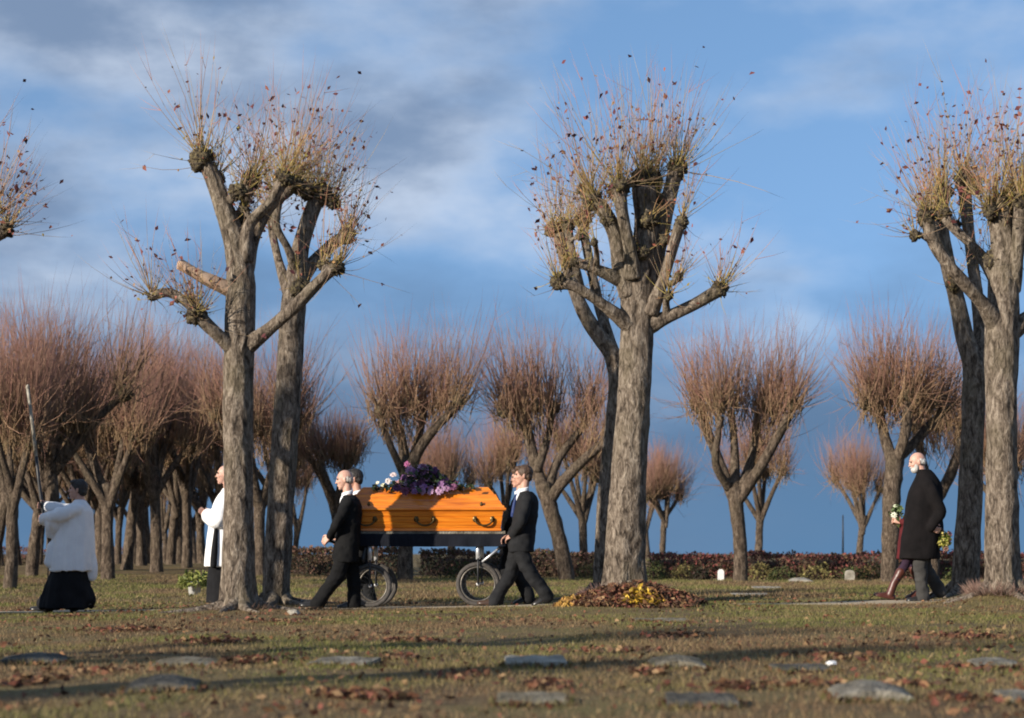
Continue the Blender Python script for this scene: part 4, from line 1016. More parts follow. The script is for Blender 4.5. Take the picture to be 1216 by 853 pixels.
# ------------------------------------------------------------------ coffin, trolley, flowers
DC = PATH + 0.05           # depth of the coffin axis
S = FPX / DC
def Q(px, py, dy=0.0):     # point in the plane of the procession
    return np.array(((px - CX) / S, DC + dy, CAM_H - (py - HY) / S))
xL, xR = Q(411, 0)[0], Q(601, 0)[0]; xc = (xL + xR) / 2; hl = (xR - xL) / 2
zb, zr, zt = Q(0, 632)[2], Q(0, 606)[2], Q(0, 579)[2]
def hip(profile, cx, cyy):
    """closed stack of rectangles: (half length, half width, z)"""
    V, F = [], []
    for a, b_, z in profile: V += [(cx - a, cyy - b_, z), (cx + a, cyy - b_, z), (cx + a, cyy + b_, z), (cx - a, cyy + b_, z)]
    for k in range(len(profile) - 1):
        for j in range(4): F.append((4 * k + j, 4 * k + (j + 1) % 4, 4 * k + 4 + (j + 1) % 4, 4 * k + 4 + j))
    n = len(profile) - 1
    F += [(3, 2, 1, 0), (4 * n, 4 * n + 1, 4 * n + 2, 4 * n + 3)]
    return V, F
coffin = thing('coffin', 'orange varnished wooden coffin with sloping lid on the wheeled trolley', 'coffin', (xc, DC, zb))
W = 0.34
prof = [(hl - .075, W - .055, zb + .012), (hl - .06, W - .04, zb + .012), (hl - .06, W - .04, zb + .04), (hl - .07, W - .05, zb + .045)]
for k in range(3):
    z0 = zb + .045 + k * (zr - zb - .06) / 3; z1 = z0 + (zr - zb - .06) / 3
    t0, t1 = k / 3, (k + 1) / 3
    e0, e1 = .065 - .03 * t0, .065 - .03 * t1
    prof += [(hl - e0 - .007, W - e0 + .013, z0), (hl - e0, W - e0 + .02, z0 + .006), (hl - e1, W - e1 + .02, z1 - .006), (hl - e1 - .007, W - e1 + .013, z1)]
prof += [(hl - .04, W - .02, zr - .014)]
part(coffin, 'body', *hip(prof, xc, DC), M['pine'], None, False)
part(coffin, 'rim', *hip([(hl - .03, W - .01, zr - .013), (hl - .004, W + .008, zr - .008), (hl, W + .012, zr), (hl, W + .012, zr + .014), (hl - .008, W + .004, zr + .024), (hl - .03, W - .01, zr + .025)], xc, DC), M['pine'], None, False)
H = zt - zr
part(coffin, 'lid', *hip([(hl - .02, W - .012, zr + .0255), (hl - .025, W - .016, zr + .05), (hl - .045, W - .036, zr + .054), (hl - .075, W - .066, zr + H * .40), (hl - .088, W - .079, zr + H * .405), (hl - .09, W - .08, zr + H * .44), (hl - .125, W - .115, zr + H * .68), (hl - .150, W - .140, zr + H * .69), (hl - .152, W - .141, zr + H * .73), (hl - .215, W - .19, zr + H * .985), (hl - .23, W - .205, zr + H)], xc, DC), M['pine'], None, False)
def handle(px, sy):
    cx = Q(px, 0)[0]; zc = Q(0, 617)[2]; yf = DC + sy * (W - .032)
    th_ = None
    mb = MB()
    for s in (-1, 1):
        mb.add(*sphere((cx + s * .105, yf, zc), (0.034, 0.012, 0.04), 10, 6)); mb.add(*sphere((cx + s * .105, yf + sy * .018, zc), (0.02, 0.02, 0.02), 10, 6))
    a = np.linspace(0, math.pi, 15); C_ = np.stack([cx - np.cos(a) * .105, yf + sy * (.022 + .012 * np.sin(a)), zc - np.sin(a) * .078], -1)
    mb.add(*tube(C_, 0.012, 8))
    part(coffin, 'handle', *mb.arrays(), M['brass'])
for px in (575, 506, 437):
    handle(px, -1); handle(px, 1)
for px in (572, 440):
    for sy in (-1, 1):
        c = Q(px, 603.0); c[1] = DC + sy * (W - .02); c[2] = zr + .062
        mb = MB(); mb.add(*sphere(c, (0.02, 0.02, 0.022), 10, 6)); mb.add(*sphere(c + (0, 0, .018), (0.013, 0.013, 0.016), 8, 6))
        part(coffin, 'lid_screw', *mb.arrays(), M['brass'])

tb = Q(500, 0)
trolley = thing('coffin_trolley', 'black draped bier trolley with bicycle wheels carrying the coffin', 'trolley', (xc, DC, gzf(xc, DC)))
dk0, dk1 = Q(0, 649)[2], Q(0, 634.3)[2]
xa, xb = Q(414, 0)[0], Q(602, 0)[0]
# deck with a hanging cloth skirt (wavy lower edge)
n = 160; per = []
L_, Wd = (xb - xa), 0.62
for k in range(n):
    t = k / n * 2 * (L_ + Wd)
    if t < L_: p_ = (xa + t, DC - Wd / 2, 0, -1)
    elif t < L_ + Wd: p_ = (xb, DC - Wd / 2 + t - L_, 1, 0)
    elif t < 2 * L_ + Wd: p_ = (xb - (t - L_ - Wd), DC + Wd / 2, 0, 1)
    else: p_ = (xa, DC + Wd / 2 - (t - 2 * L_ - Wd), -1, 0)
    per.append(p_)
per = np.array(per); s_ = np.arange(n) / n * 2 * (L_ + Wd)
def ringz(z, amp, out): 
    w_ = amp * (np.sin(s_ * 24) * 0.6 + 2 * (vn(s_ * 7, 2.2) - 0.5)) + out
    return np.stack([per[:, 0] + per[:, 2] * w_, per[:, 1] + per[:, 3] * w_, z + 0 * s_ + (0.01 * (vn(s_ * 4, 5.1) - 0.5) if amp > 0.008 else 0)], -1)
V = np.vstack([ringz(dk1, 0, -.012), ringz(dk1 - .006, .001, 0), ringz(dk1 - .05, .005, .006), ringz(dk1 - .11, .009, .01), ringz(dk0, .012, .012)])
F = [tuple(range(n))] + [(r_ * n + (k + 1) % n, r_ * n + k, (r_ + 1) * n + k, (r_ + 1) * n + (k + 1) % n) for r_ in range(4) for k in range(n)]
part(trolley, 'skirt', V, F, M['drape'])
part(trolley, 'deck_frame', *hip([(L_ / 2 - .03, .27, dk0 + .02), (L_ / 2 - .03, .27, dk1 - .02)], (xa + xb) / 2, DC), M['blackpaint'], None, False)
part(trolley, 'deck_edge', *hip([(L_ / 2 - .02, .285, dk1 - .004), (L_ / 2 - .02, .285, zb + .011)], (xa + xb) / 2, DC), M['stone_grey'], None, False)
def wheel(px, py, r, dy, offx=0.0):
    c = Q(px, py, dy); c[0] += offx; c[2] = gzf(c[0], c[1]) + r + 0.008
    hub = part(trolley, 'wheel', *tube(np.array([c + (0, -.05, 0), c + (0, .05, 0)]), 0.022, 12), M['steel'])
    a = np.linspace(0, 2 * np.pi, 49)[:-1]
    def torus(R_, rt, ry, mtl, name):
        b_ = np.linspace(0, 2 * np.pi, 11)[:-1]; nb = len(b_)
        V = np.stack([c[0] + (R_ + rt * np.cos(b_)[None]) * np.cos(a)[:, None], c[1] + ry * np.sin(b_)[None] + 0 * a[:, None], c[2] + (R_ + rt * np.cos(b_)[None]) * np.sin(a)[:, None]], -1).reshape(-1, 3)
        i = np.arange(48)[:, None]; j = np.arange(nb)[None]
        F = np.stack([i * nb + j, ((i + 1) % 48) * nb + j, ((i + 1) % 48) * nb + (j + 1) % nb, i * nb + (j + 1) % nb], -1).reshape(-1, 4)
        part(trolley, name, V, F, mtl, parent=hub)
    torus(r - .028, .028, .026, M['rubber'], 'tyre'); torus(r - .062, .012, .016, M['rim'], 'rim')
    for k in range(20):
        t = k * 2 * np.pi / 20; s = 1 if k % 2 else -1
        t2 = t + s * 0.25
        part(trolley, 'spoke', *tube(np.array([c + (.02 * math.cos(t2), s * .03, .02 * math.sin(t2)), c + ((r - .07) * math.cos(t), 0, (r - .07) * math.sin(t))]), 0.0014, 5), M['blackpaint'], parent=hub)
    return c
for px, py in ((568, 698), (441, 702)):
    for sy in (-1, 1):
        c = wheel(px, py, 0.268, sy * .25, 0.04 if sy > 0 else 0)
        top = np.array((c[0], c[1], dk0 + .04))
        part(trolley, 'stanchion', *tube(np.array([(c[0], c[1], c[2] + .30), top]), 0.026, 12), M['steel'])
        for s in (-1, 1):
            part(trolley, 'fork', *tube(np.array([(c[0], c[1] + s * .012, c[2] + .315), (c[0], c[1] + s * .05, c[2] + .27), (c[0], c[1] + s * .055, c[2])]), 0.011, 8), M['blackpaint'])
for sy in (-1, 1):
    part(trolley, 'brace', *tube(np.array([Q(572, 668, sy * .25), Q(592, 652, sy * .26)]), 0.014, 8), M['steel'])
    part(trolley, 'handle_bar', *tube(np.array([Q(591, 652.5, sy * .265), Q(600, 645, sy * .27), Q(606, 639, sy * .275)]), 0.017, 10), M['blackpaint'])
    part(trolley, 'handle_bar', *tube(np.array([Q(408, 648, sy * .27), Q(398, 644, sy * .3), Q(388, 641, sy * .34)]), 0.017, 10), M['blackpaint'])
# hanging black strap behind the front bearer
q = catmull(np.array([np.append(Q(436, 650, -.27), .016), np.append(Q(434, 658, -.28), .02), np.append(Q(433, 664, -.28), .03), np.append(Q(434, 668, -.28), .012)]), .01)
part(trolley, 'strap', *tube(q[:, :3], q[:, 3], 10), M['blackpaint'])

# flowers on the lid
fb = Q(505, 579)
spray = thing('flower_spray', 'purple and white funeral flowers with dark green leaves lying on the coffin', 'flowers', tuple(fb))
rf = np.random.default_rng(77)
def blossom(c, r, col, seed, d):
    g = np.random.default_rng(seed); mb = MB(); d = unit(d); e1 = unit(np.cross(d, (0.3, 0.2, 0.9))); e2 = np.cross(d, e1)
    for ring, (npet, lift, rr) in enumerate(((9, .15, 1.0), (8, .6, .78), (6, 1.2, .5))):
        for k in range(npet):
            a = k * 2 * np.pi / npet + ring * .4 + g.normal() * .1
            o_ = math.cos(a) * e1 + math.sin(a) * e2; s_ = np.cross(d, o_)
            tip = c + (o_ + d * lift) / math.sqrt(1 + lift * lift) * r * rr * g.uniform(.9, 1.1); mid = c + (o_ * .55 + d * (lift * .55 + .1)) / math.sqrt(1 + lift * lift) * r * rr
            w_ = r * rr * .3
            mb.add([c, mid + s_ * w_, tip, mid - s_ * w_, mid + d * r * .06], [(0, 1, 4), (1, 2, 4), (2, 3, 4), (3, 0, 4)], np.array(col) * g.uniform(.7, 1.25))
    V, F = mb.arrays()
    part(spray, 'flower', V, F, M['petal'], mb.col(), False)
PUR = [(0.28, 0.14, 0.30), (0.14, 0.055, 0.15), (0.40, 0.21, 0.35), (0.19, 0.07, 0.14), (0.48, 0.30, 0.45)]
bigs = []
for k in range(64):
    u = rf.normal(); px = 507 + 20 * np.clip(u, -1.7, 1.7); lift = 33 * math.exp(-((px - 503) / 26) ** 2)
    py = 582 - rf.uniform(-0.15, 1) * lift; dy = -.25 + rf.uniform(0, .3)
    if py > 577: dy = -.27 - (py - 577) * .006
    bigs.append((px, py, dy, PUR[k % 5], rf.uniform(.045, .07)))
bigs += [(503, 581, -.27, (0.32, 0.15, 0.36), .085), (488, 563, -.2, (0.38, 0.13, 0.28), .05), (484, 552, -.1, (0.40, 0.12, 0.26), .045), (474, 577, -.22, (0.42, 0.22, 0.2), .06), (468, 565, -.15, (0.75, 0.62, 0.6), .05), (462, 572, -.15, (0.8, 0.72, 0.68), .045), (449, 575, -.18, (0.8, 0.78, 0.62), .04), (456, 577, -.18, (0.78, 0.76, 0.55), .04), (530, 572, -.2, (0.20, 0.07, 0.18), .06), (541, 575, -.15, (0.14, 0.04, 0.10), .05)]
for k, (px, py, dy, c_, r_) in enumerate(bigs):
    blossom(Q(px, py, dy), r_, c_, 500 + k, np.array((rf.normal() * .4 - .3, -.8, .5 + rf.normal() * .3)))
keep = rng; rng = np.random.default_rng(55)
n = 520; px = 503 + rng.normal(size=n) * 27; px = np.clip(px, 445, 562); lift = 3 + 26 * np.exp(-((px - 505) / 26) ** 2); py = 581 - rng.uniform(-.2, 1, n) * lift
dy = -.16 + rng.normal(size=n) * .09
pp = np.stack([(px - CX) / S, DC + dy, CAM_H - (py - HY) / S], -1)
V, F, C = leaves_mesh(pp, rng.uniform(.015, .04, n), palette(n, [(0.02, 0.035, 0.015), (0.03, 0.05, 0.02), (0.015, 0.022, 0.014), (0.06, 0.08, 0.03)], .2))
part(spray, 'leaves', V, F, M['leaf_green'], C, False, True)
m = 60; d = unit(np.stack([rng.normal(size=m), rng.normal(size=m) * .4, np.abs(rng.normal(size=m)) * .5 + .15], -1)); p0 = np.stack([(505 + rng.normal(size=m) * 16 - CX) / S, np.full(m, DC - .1), np.full(m, fb[2] + .02)], -1)
V, F, C, _ = shoots_mesh(p0, d, rng.uniform(.15, .42, m), np.full(m, .005), np.zeros(m) + .1, 3, np.tile((0.03, .045, .02), (m, 1)), np.tile((.06, .08, .03), (m, 1)))
part(spray, 'stems', V, F, M['leaf_green'], C, True, True)
rng = keep

# ------------------------------------------------------------------ people
def remesh(mb, voxel, smooth=2, fold=None):
    V, F = mb.arrays()
    me = mesh_from('tmp', V, F); ob = bpy.data.objects.new('tmp', me); COL.objects.link(ob)
    md = ob.modifiers.new('r', 'REMESH'); md.mode = 'VOXEL'; md.voxel_size = voxel
    if smooth:
        sm = ob.modifiers.new('s', 'SMOOTH'); sm.factor = 0.5; sm.iterations = smooth
    dg = bpy.context.evaluated_depsgraph_get(); ev = ob.evaluated_get(dg); m2 = bpy.data.meshes.new_from_object(ev)
    n = len(m2.vertices); V = np.empty(n * 3, np.float32); m2.vertices.foreach_get('co', V); V = V.reshape(-1, 3).astype(float)
    N = np.empty(n * 3, np.float32); m2.vertices.foreach_get('normal', N); N = N.reshape(-1, 3).astype(float)
    k = len(m2.polygons); L = np.empty(len(m2.loops), np.int32); m2.loops.foreach_get('vertex_index', L)
    lt = np.empty(k, np.int32); m2.polygons.foreach_get('loop_total', lt)
    if (lt == 4).all(): F = L.reshape(-1, 4)
    else: F = [list(p.vertices) for p in m2.polygons]
    bpy.data.objects.remove(ob); bpy.data.meshes.remove(me); bpy.data.meshes.remove(m2)
    if fold is not None: V = V + N * fold(V)[:, None]
    return V, F
def limbchain(mb, pts, r, nseg=14):
    """tapered chain with round ends"""
    pts = np.asarray(pts, float); q = catmull(np.column_stack([pts, r]), 0.03)
    mb.add(*tube(q[:, :3], q[:, 3], nseg)); mb.add(*sphere(pts[0], r[0], 12, 8)); mb.add(*sphere(pts[-1], r[-1], 12, 8))
def loft(mb, rings, nseg=28):
    """rings: (cx, cy, z, half depth x, half width y[, tilt])"""
    q = catmull(np.array([(r[0], r[1], r[2], r[3], r[4]) for r in rings]), 0.03)
    a = np.arange(nseg) * 2 * np.pi / nseg
    V = np.stack([q[:, 0:1] + q[:, 3:4] * np.sign(np.cos(a)) * np.abs(np.cos(a)) ** .85, q[:, 1:2] + q[:, 4:5] * np.sign(np.sin(a)) * np.abs(np.sin(a)) ** .85, q[:, 2:3] + 0 * a], -1).reshape(-1, 3)
    n = len(q); F = [(k * nseg + j, k * nseg + (j + 1) % nseg, (k + 1) * nseg + (j + 1) % nseg, (k + 1) * nseg + j) for k in range(n - 1) for j in range(nseg)]
    F += [tuple(range(nseg - 1, -1, -1)), tuple((n - 1) * nseg + j for j in range(nseg))]
    mb.add(V, F)
def folds(amp, fh, fv, seed):
    return lambda V: amp * (fbm(V[:, 0] * fh + seed, V[:, 1] * fh, V[:, 2] * fv, 2) - 0.5) * 2
def rotm(f, up):
    f = unit(f); l = unit(np.cross(up, f)); u = np.cross(f, l); return f, l, u
def hand(mb, wrist, fdir, palm_n, curl, side, s=1.0):
    """palm + five fingers; fdir finger direction, palm_n direction the palm faces, side +1/-1 thumb side"""
    f = unit(fdir); pn = unit(palm_n - f * np.dot(palm_n, f)); l = np.cross(pn, f) * side
    c = wrist + f * .045 * s
    for t in (-.028, -.009, .010, .028):
        limbchain(mb, [wrist + l * t * .6 * s, wrist + f * .05 * s + l * t * .9 * s, wrist + f * .088 * s + l * t * 1.05 * s], [.016 * s, .015 * s, .011 * s], 8)
    for k, (t, ln) in enumerate(((-.033, .062), (-.011, .075), (.011, .080), (.033, .072))):
        p = wrist + f * .088 * s + l * t * s; d = f.copy(); pts = [p]; 
        for seg in (.42, .33, .25):
            d = unit(d + pn * curl * .75); p = p + d * ln * seg * s; pts.append(p)
        limbchain(mb, pts, [.0088 * s, .0086 * s, .008 * s, .0068 * s], 8)
    p = wrist + f * .03 * s + l * .028 * s
    limbchain(mb, [p, p + (l * .028 + f * .02 + pn * .012) * s, p + (l * .036 + f * .048 + pn * .024) * s, p + (l * .03 + f * .068 + pn * .034) * s], [.014 * s, .0115 * s, .010 * s, .008 * s], 8)
def head(mb, c, f, up, s=1.0, beard=False):
    f, l, u = rotm(f, up); Rm = np.stack([f, l, u], 1)
    def el(o, r, nu=18, nv=12):
        V, F = sphere((0, 0, 0), r, nu, nv); mb.add((V + np.array(o)) * s @ Rm.T + c, F)
    el((-.012, 0, .022), (.098, .075, .095)); el((.022, 0, -.02), (.066, .062, .085)); el((.036, 0, -.072), (.046, .046, .036)); el((.062, 0, -.098), (.021, .024, .018))
    el((.066, 0, .035), (.026, .052, .014)); el((.090, 0, -.008), (.013, .012, .028)); el((.103, 0, -.026), (.014, .013, .011)); el((.05, .036, -.02), (.032, .025, .022)); el((.05, -.036, -.02), (.032, .025, .022))
    el((.082, 0, -.058), (.014, .025, .007), 10, 6); el((.080, 0, -.069), (.014, .022, .007), 10, 6)
    for sy in (-1, 1):
        el((-.012, sy * .078, -.008), (.018, .010, .032), 10, 8); el((-.016, sy * .083, .010), (.014, .007, .014), 8, 6)
    return Rm
def hairmesh(c, Rm, s, style, seed):
    mb = MB()
    def el(o, r, d=.08, nu=24, nv=16):
        V, F = sphere((0, 0, 0), r, nu, nv, d, seed, 7); mb.add((V + np.array(o)) * s @ Rm.T + c, F)
    if style == 'full':
        el((-.022, 0, .038), (.101, .085, .094)); el((-.06, 0, -.012), (.056, .078, .068)); el((.045, 0, .088), (.048, .060, .034), .2); el((-.02, .062, .01), (.036, .022, .05)); el((-.02, -.062, .01), (.036, .022, .05))
    elif style == 'fringe':      # bald on top, hair at the back and sides
        el((-.068, 0, -.006), (.042, .074, .056)); el((-.035, .064, .0), (.034, .016, .042)); el((-.035, -.064, .0), (.034, .016, .042))
    elif style == 'thin':
        el((-.03, 0, .032), (.092, .080, .092), .05); el((-.066, 0, -.01), (.045, .074, .06)); el((-.03, .066, -.002), (.04, .016, .045)); el((-.03, -.066, -.002), (.04, .016, .045))
    return remesh(mb, .0075, 1, lambda V: .006 * (fbm(V[:, 0] * 60, V[:, 1] * 60, V[:, 2] * 25, 2) - .5) * 2)
def shoe(pos, f, pitch, L=.27, w=.048, hgt=.07, boot=False):
    """pos: heel-bottom point; f forward; pitch raises the heel (rotation about the toe) when > 0"""
    mb = MB(); f = unit(f); up = np.array((0, 0, 1.0)); l = np.cross(up, f)
    cp, sp = math.cos(pitch), math.sin(pitch); f2 = f * cp - up * sp; u2 = up * cp + f * sp
    def pt(a, b_, c_): return pos + f2 * a + l * b_ + u2 * c_
    V = []; rings = [(0, .030, .055), (.04, .036, .075), (.09, .036, .085), (.14, .040, .065), (.19, .047, .05), (.235, .044, .042), (.27, .022, .03)]
    n = 14
    for a, wd, h_ in rings:
        for k in range(n):
            t = 2 * np.pi * k / n; z = math.sin(t)
            V.append(pt(a * L / .27, math.cos(t) * wd * w / .048, max(0, z) * h_ * hgt / .07 + (0 if z > 0 else 0) + .002 + (.006 if z > -.2 else 0)))
    m = len(rings); F = [(i * n + k, i * n + (k + 1) % n, (i + 1) * n + (k + 1) % n, (i + 1) * n + k) for i in range(m - 1) for k in range(n)] + [tuple(range(n - 1, -1, -1)), tuple((m - 1) * n + k for k in range(n))]
    mb.add(V, F)
    return mb.arrays()

FW = np.array((-1.0, 0, 0)); UP = np.array((0, 0, 1.0))
def person(label, D0, sp):
    """sp: joints in photo pixels at depth D0 (+dy). near side = -y"""
    s_ = FPX / D0
    def J(px, py, dy=0.0): return np.array(((px - CX) / s_, D0 + dy, CAM_H - (py - HY) / s_))
    hip_c = J(*sp['hip']); bx = hip_c[0]
    g0 = gzf(bx, D0)
    th = thing('person', label, 'person', (bx, D0, g0))
    hs = sp.get('head_scale', 1.0)
    hc = J(*sp['head']); hf = np.array((-1, sp.get('head_yaw', 0), sp.get('head_pitch', -.05))); neck = J(*sp['neck'])
    sh = J(*sp['shoulder'])
    shw = sp.get('shw', .19)
    # body: one continuous skin mesh
    mb = MB()
    Rm = head(mb, hc, hf, UP, hs)
    limbchain(mb, [hc + Rm @ np.array((-.028, 0, -.05)), neck * .6 + hc * .4 + np.array((.012, 0, -.03)), neck + np.array((.005, 0, -.05))], [.055, .055, .066])
    loft(mb, [(hip_c[0], D0, hip_c[2] - .02, .07, .10), (hip_c[0], D0, hip_c[2] + .06, .09, .12), ((hip_c[0] + sh[0]) / 2, D0, (hip_c[2] + sh[2]) / 2, .09, .13), (sh[0], D0, sh[2] - .08, .10, .15), (neck[0] + .005, D0, neck[2] - .04, .06, .08)])
    arms = []
    for side in ('near', 'far'):
        a = sp.get('arm_' + side)
        if a is None: continue
        sy = -1 if side == 'near' else 1
        s0 = sh + np.array((0, sy * shw, -.02)); e = J(*a['elbow']); w = J(*a['wrist'])
        limbchain(mb, [s0 + np.array((0, -sy * .035, -.015)), s0 * .5 + e * .5, e, w], [.034, .034, .032, .026])
        hand(mb, w, np.array(a.get('fdir', (-1, 0, -.3)), float), np.array(a.get('palm', (0, -sy, 0)), float), a.get('curl', .9), a.get('thumb', 1), .98)
        arms.append((s0, e, w, sy))
    legs = []
    for k in ('leg_a', 'leg_b'):
        l = sp[k]; sy = l['sy']
        h0 = hip_c + np.array((0, sy * .09, -.02)); kn = J(*l['knee'], sy * .10); an = J(*l['ankle'], sy * .10)
        an[2] = max(an[2], gzf(an[0], an[1]) + .075)
        limbchain(mb, [h0 + np.array((0, -sy * .02, .03)), kn, an], [.05, .04, .032]); legs.append((h0, kn, an, l, sy))
    part(th, 'body', *remesh(mb, .0065, 1), sp.get('skin', M['skin']))
    # eyes and mouth line
    for sy in (-1, 1):
        c = hc + Rm @ (np.array((.079, sy * .032, .014)) * hs); part(th, 'eye', *sphere(c, .011, 8, 6), M['eye'])
    part(th, 'mouth', *sphere(hc + Rm @ (np.array((.088, 0, -.0635)) * hs), (.008, .022, .004), 10, 6), M['lip'])
    if sp.get('hair'):
        part(th, 'hair', *hairmesh(hc, Rm, hs, sp['hair'][0], 3.3), sp['hair'][1])
    if sp.get('beard'):
        b_ = MB()
        for o_, r_ in (((.045, 0, -.085), (.052, .056, .045)), ((.03, .045, -.05), (.03, .02, .05)), ((.03, -.045, -.05), (.03, .02, .05)), ((.092, 0, -.047), (.014, .03, .010))):
            V, F = sphere((0, 0, 0), r_, 14, 10, .12, 2.2, 6); b_.add((V + np.array(o_)) @ Rm.T + hc, F)
        part(th, 'beard', *remesh(b_, .008, 1), sp['beard'])
    # trousers or tights
    if sp.get('trousers') is not None:
        mb = MB()
        for h0, kn, an, l, sy in legs:
            limbchain(mb, [h0 + np.array((0, 0, .04)), kn * .5 + h0 * .5, kn, kn * .45 + an * .55, an + np.array((0, 0, -.03))], sp.get('leg_r', [.102, .096, .086, .082, .084]))
        loft(mb, [(hip_c[0], D0, hip_c[2] - .06, .11, .16), (hip_c[0], D0, hip_c[2] + .10, .12, .165), (hip_c[0], D0, hip_c[2] + .2, .115, .155)])
        part(th, 'trousers', *remesh(mb, .011, 3, folds(.016, 9, 15, 1.7)), sp['trousers'])
    for h0, kn, an, l, sy in legs:
        f = np.array((-1, 0, 0.0)); pitch = l.get('pitch', 0)
        toe_drop = math.sin(pitch) * .2
        gzz = gzf(an[0] - .08, an[1])
        pos = np.array((an[0] + .065, an[1], gzz + .004 + max(0, toe_drop) * 1.25))
        if pitch < 0: pos = np.array((an[0] + .06, an[1], gzz + .004))
        part(th, 'boot' if sp.get('boots') else 'shoe', *shoe(pos, f, pitch), l.get('mat', sp.get('shoe', M['shoe'])))
        if sp.get('boots'):
            mb = MB(); d = unit(kn - an); limbchain(mb, [an + np.array((0, 0, -.05)), an + d * .12, an + d * .27], [.052, .05, .062]); part(th, 'boot_shaft', *remesh(mb, .01, 2, folds(.006, 14, 14, 4)), sp['shoe'])
    # upper clothing
    for g_ in sp['garments']:
        mb = MB()
        if g_.get('rings'):
            loft(mb, [((r[0] - CX) / s_ + 0, D0, CAM_H - (r[1] - HY) / s_, r[2] / s_, r[3]) for r in g_['rings']])
        if g_.get('sleeves'):
            for s0, e, w, sy in arms:
                rr = g_['sleeves']; v = unit(w - e)
                limbchain(mb, [s0 + np.array((0, -sy * .03, .0)), s0 * .5 + e * .5, e, e * .4 + w * .6, w - v * .005], rr)
        for extra in g_.get('chains', ()):
            limbchain(mb, [J(*p) for p in extra[0]], [r / s_ for r in extra[1]])
        part(th, g_['name'], *remesh(mb, g_.get('voxel', .012), g_.get('smooth', 3), g_.get('fold', folds(.010, 8, 9, 2.2))), g_['mat'])
    # shirt collar and tie
    if sp.get('collar'):
        mb = MB(); q = neck + np.array((0.0, 0, .012))
        a = np.linspace(0, 2 * np.pi, 19)[:-1]; V = []
        for rr, z in ((.066, -.03), (.067, .0), (.063, .010), (.058, .0)):
            for t in a: V.append(q + np.array((math.cos(t) * rr * 1.05 - .004, math.sin(t) * rr, z - .25 * (-math.cos(t)) * .07)))
        F = [(i * 18 + k, i * 18 + (k + 1) % 18, (i + 1) * 18 + (k + 1) % 18, (i + 1) * 18 + k) for i in range(3) for k in range(18)]
        part(th, 'collar', V, F, M['shirt'])
    if sp.get('shirt_front'):
        mb = MB(); pts = [J(*p) for p in sp['shirt_front']]; limbchain(mb, pts, [.030, .034, .022]); part(th, 'shirt', *mb.arrays(), M['shirt'])
    if sp.get('tie'):
        mb = MB(); pts = [J(*p) for p in sp['tie']]; limbchain(mb, pts, [.014, .022, .028]); part(th, 'tie', *mb.arrays(), M['tie'])
    return th, J

def suit(cx_sh, cx_hip, top, hem, mat_, front=0.0, dx=0.0):
    """jacket outline as rings (px centre, py, half depth px, half width m)"""
    return {'name': 'jacket', 'mat': mat_, 'sleeves': [.072, .066, .060, .054, .050], 'fold': folds(.014, 10, 10, 2.2), 'rings': [
        (cx_hip, hem, 15.5, .205), (cx_hip, hem - 12, 15.5, .205), (cx_hip * .6 + cx_sh * .4, hem - 28, 14.5, .19), (cx_hip * .25 + cx_sh * .75, top + 24, 15, .205), (cx_sh, top + 9, 13, .20), (cx_sh + 0, top + 2, 9.5, .13), (cx_sh - 1, top - 2, 7, .08)]}
# front bearer, near side
DN, DF = PATH - 0.33, PATH + 0.47
person('person in a black suit walking ahead of the coffin, nearest the camera', DN, dict(
    hip=(412, 654), head=(409, 570), neck=(413, 586), shoulder=(415, 596), head_pitch=-.12, hair=('fringe', M['hair_grey']), skin=M['skin_pale'],
    arm_near=dict(elbow=(401, 624, -.25), wrist=(393, 637, -.16), fdir=(-.6, .2, -.5), palm=(.2, 1, -.3), curl=.8), arm_far=dict(elbow=(402, 624, .24), wrist=(391, 639, .02), fdir=(-.6, -.4, -.5), palm=(.2, -1, -.3), curl=.8, thumb=-1),
    leg_a=dict(sy=-1, knee=(399, 688), ankle=(377, 717), pitch=-.12), leg_b=dict(sy=1, knee=(419, 688), ankle=(420, 718), pitch=0.12),
    trousers=M['suit_b'], collar=True, shirt_front=[(410, 587, 0), (407, 594, 0), (405.5, 601, 0)], garments=[suit(416, 411, 590, 668, M['suit_b'])]))
person('person in a dark suit on the far side of the coffin front, mostly hidden', DF, dict(
    hip=(424, 652), head=(420, 569), neck=(425, 585), shoulder=(427, 595), hair=('full', M['hair_dark']),
    arm_near=dict(elbow=(414, 622, -.24), wrist=(405, 637, -.1), fdir=(-.6, 0, -.5), curl=.9), arm_far=dict(elbow=(414, 622, .24), wrist=(404, 636, .1), fdir=(-.6, 0, -.5), curl=.9, thumb=-1),
    leg_a=dict(sy=-1, knee=(404, 684), ankle=(377, 714), pitch=-.25, mat=M['shoe']), leg_b=dict(sy=1, knee=(432, 686), ankle=(440, 712), pitch=.25),
    trousers=M['suit'], collar=True, garments=[suit(428, 424, 590, 662, M['suit'])]))
person('person in a dark suit and blue tie pushing the coffin trolley from behind', DN, dict(
    hip=(616, 650), head=(621, 565), neck=(622, 582), shoulder=(626, 592), head_pitch=-.02, hair=('full', M['hair_brown']),
    arm_near=dict(elbow=(619, 621, -.27), wrist=(609, 636, -.14), fdir=(-.8, .4, -.35), palm=(0, .6, -.8), curl=1.0), arm_far=dict(elbow=(614, 620, .24), wrist=(606, 637, .08), fdir=(-.8, 0, -.35), palm=(0, -.6, -.8), curl=1.0, thumb=-1),
    leg_a=dict(sy=1, knee=(604, 686), ankle=(587, 715), pitch=-.1, mat=M['shoe_brown']), leg_b=dict(sy=-1, knee=(631, 684), ankle=(650, 706), pitch=.42),
    trousers=M['suit'], collar=True, shirt_front=[(618, 583, 0), (615, 591, 0), (614, 600, 0)], tie=[(614, 587, -.01), (611, 598, -.01), (609, 612, -.01)], garments=[suit(626, 619, 586, 656, M['suit'])]))
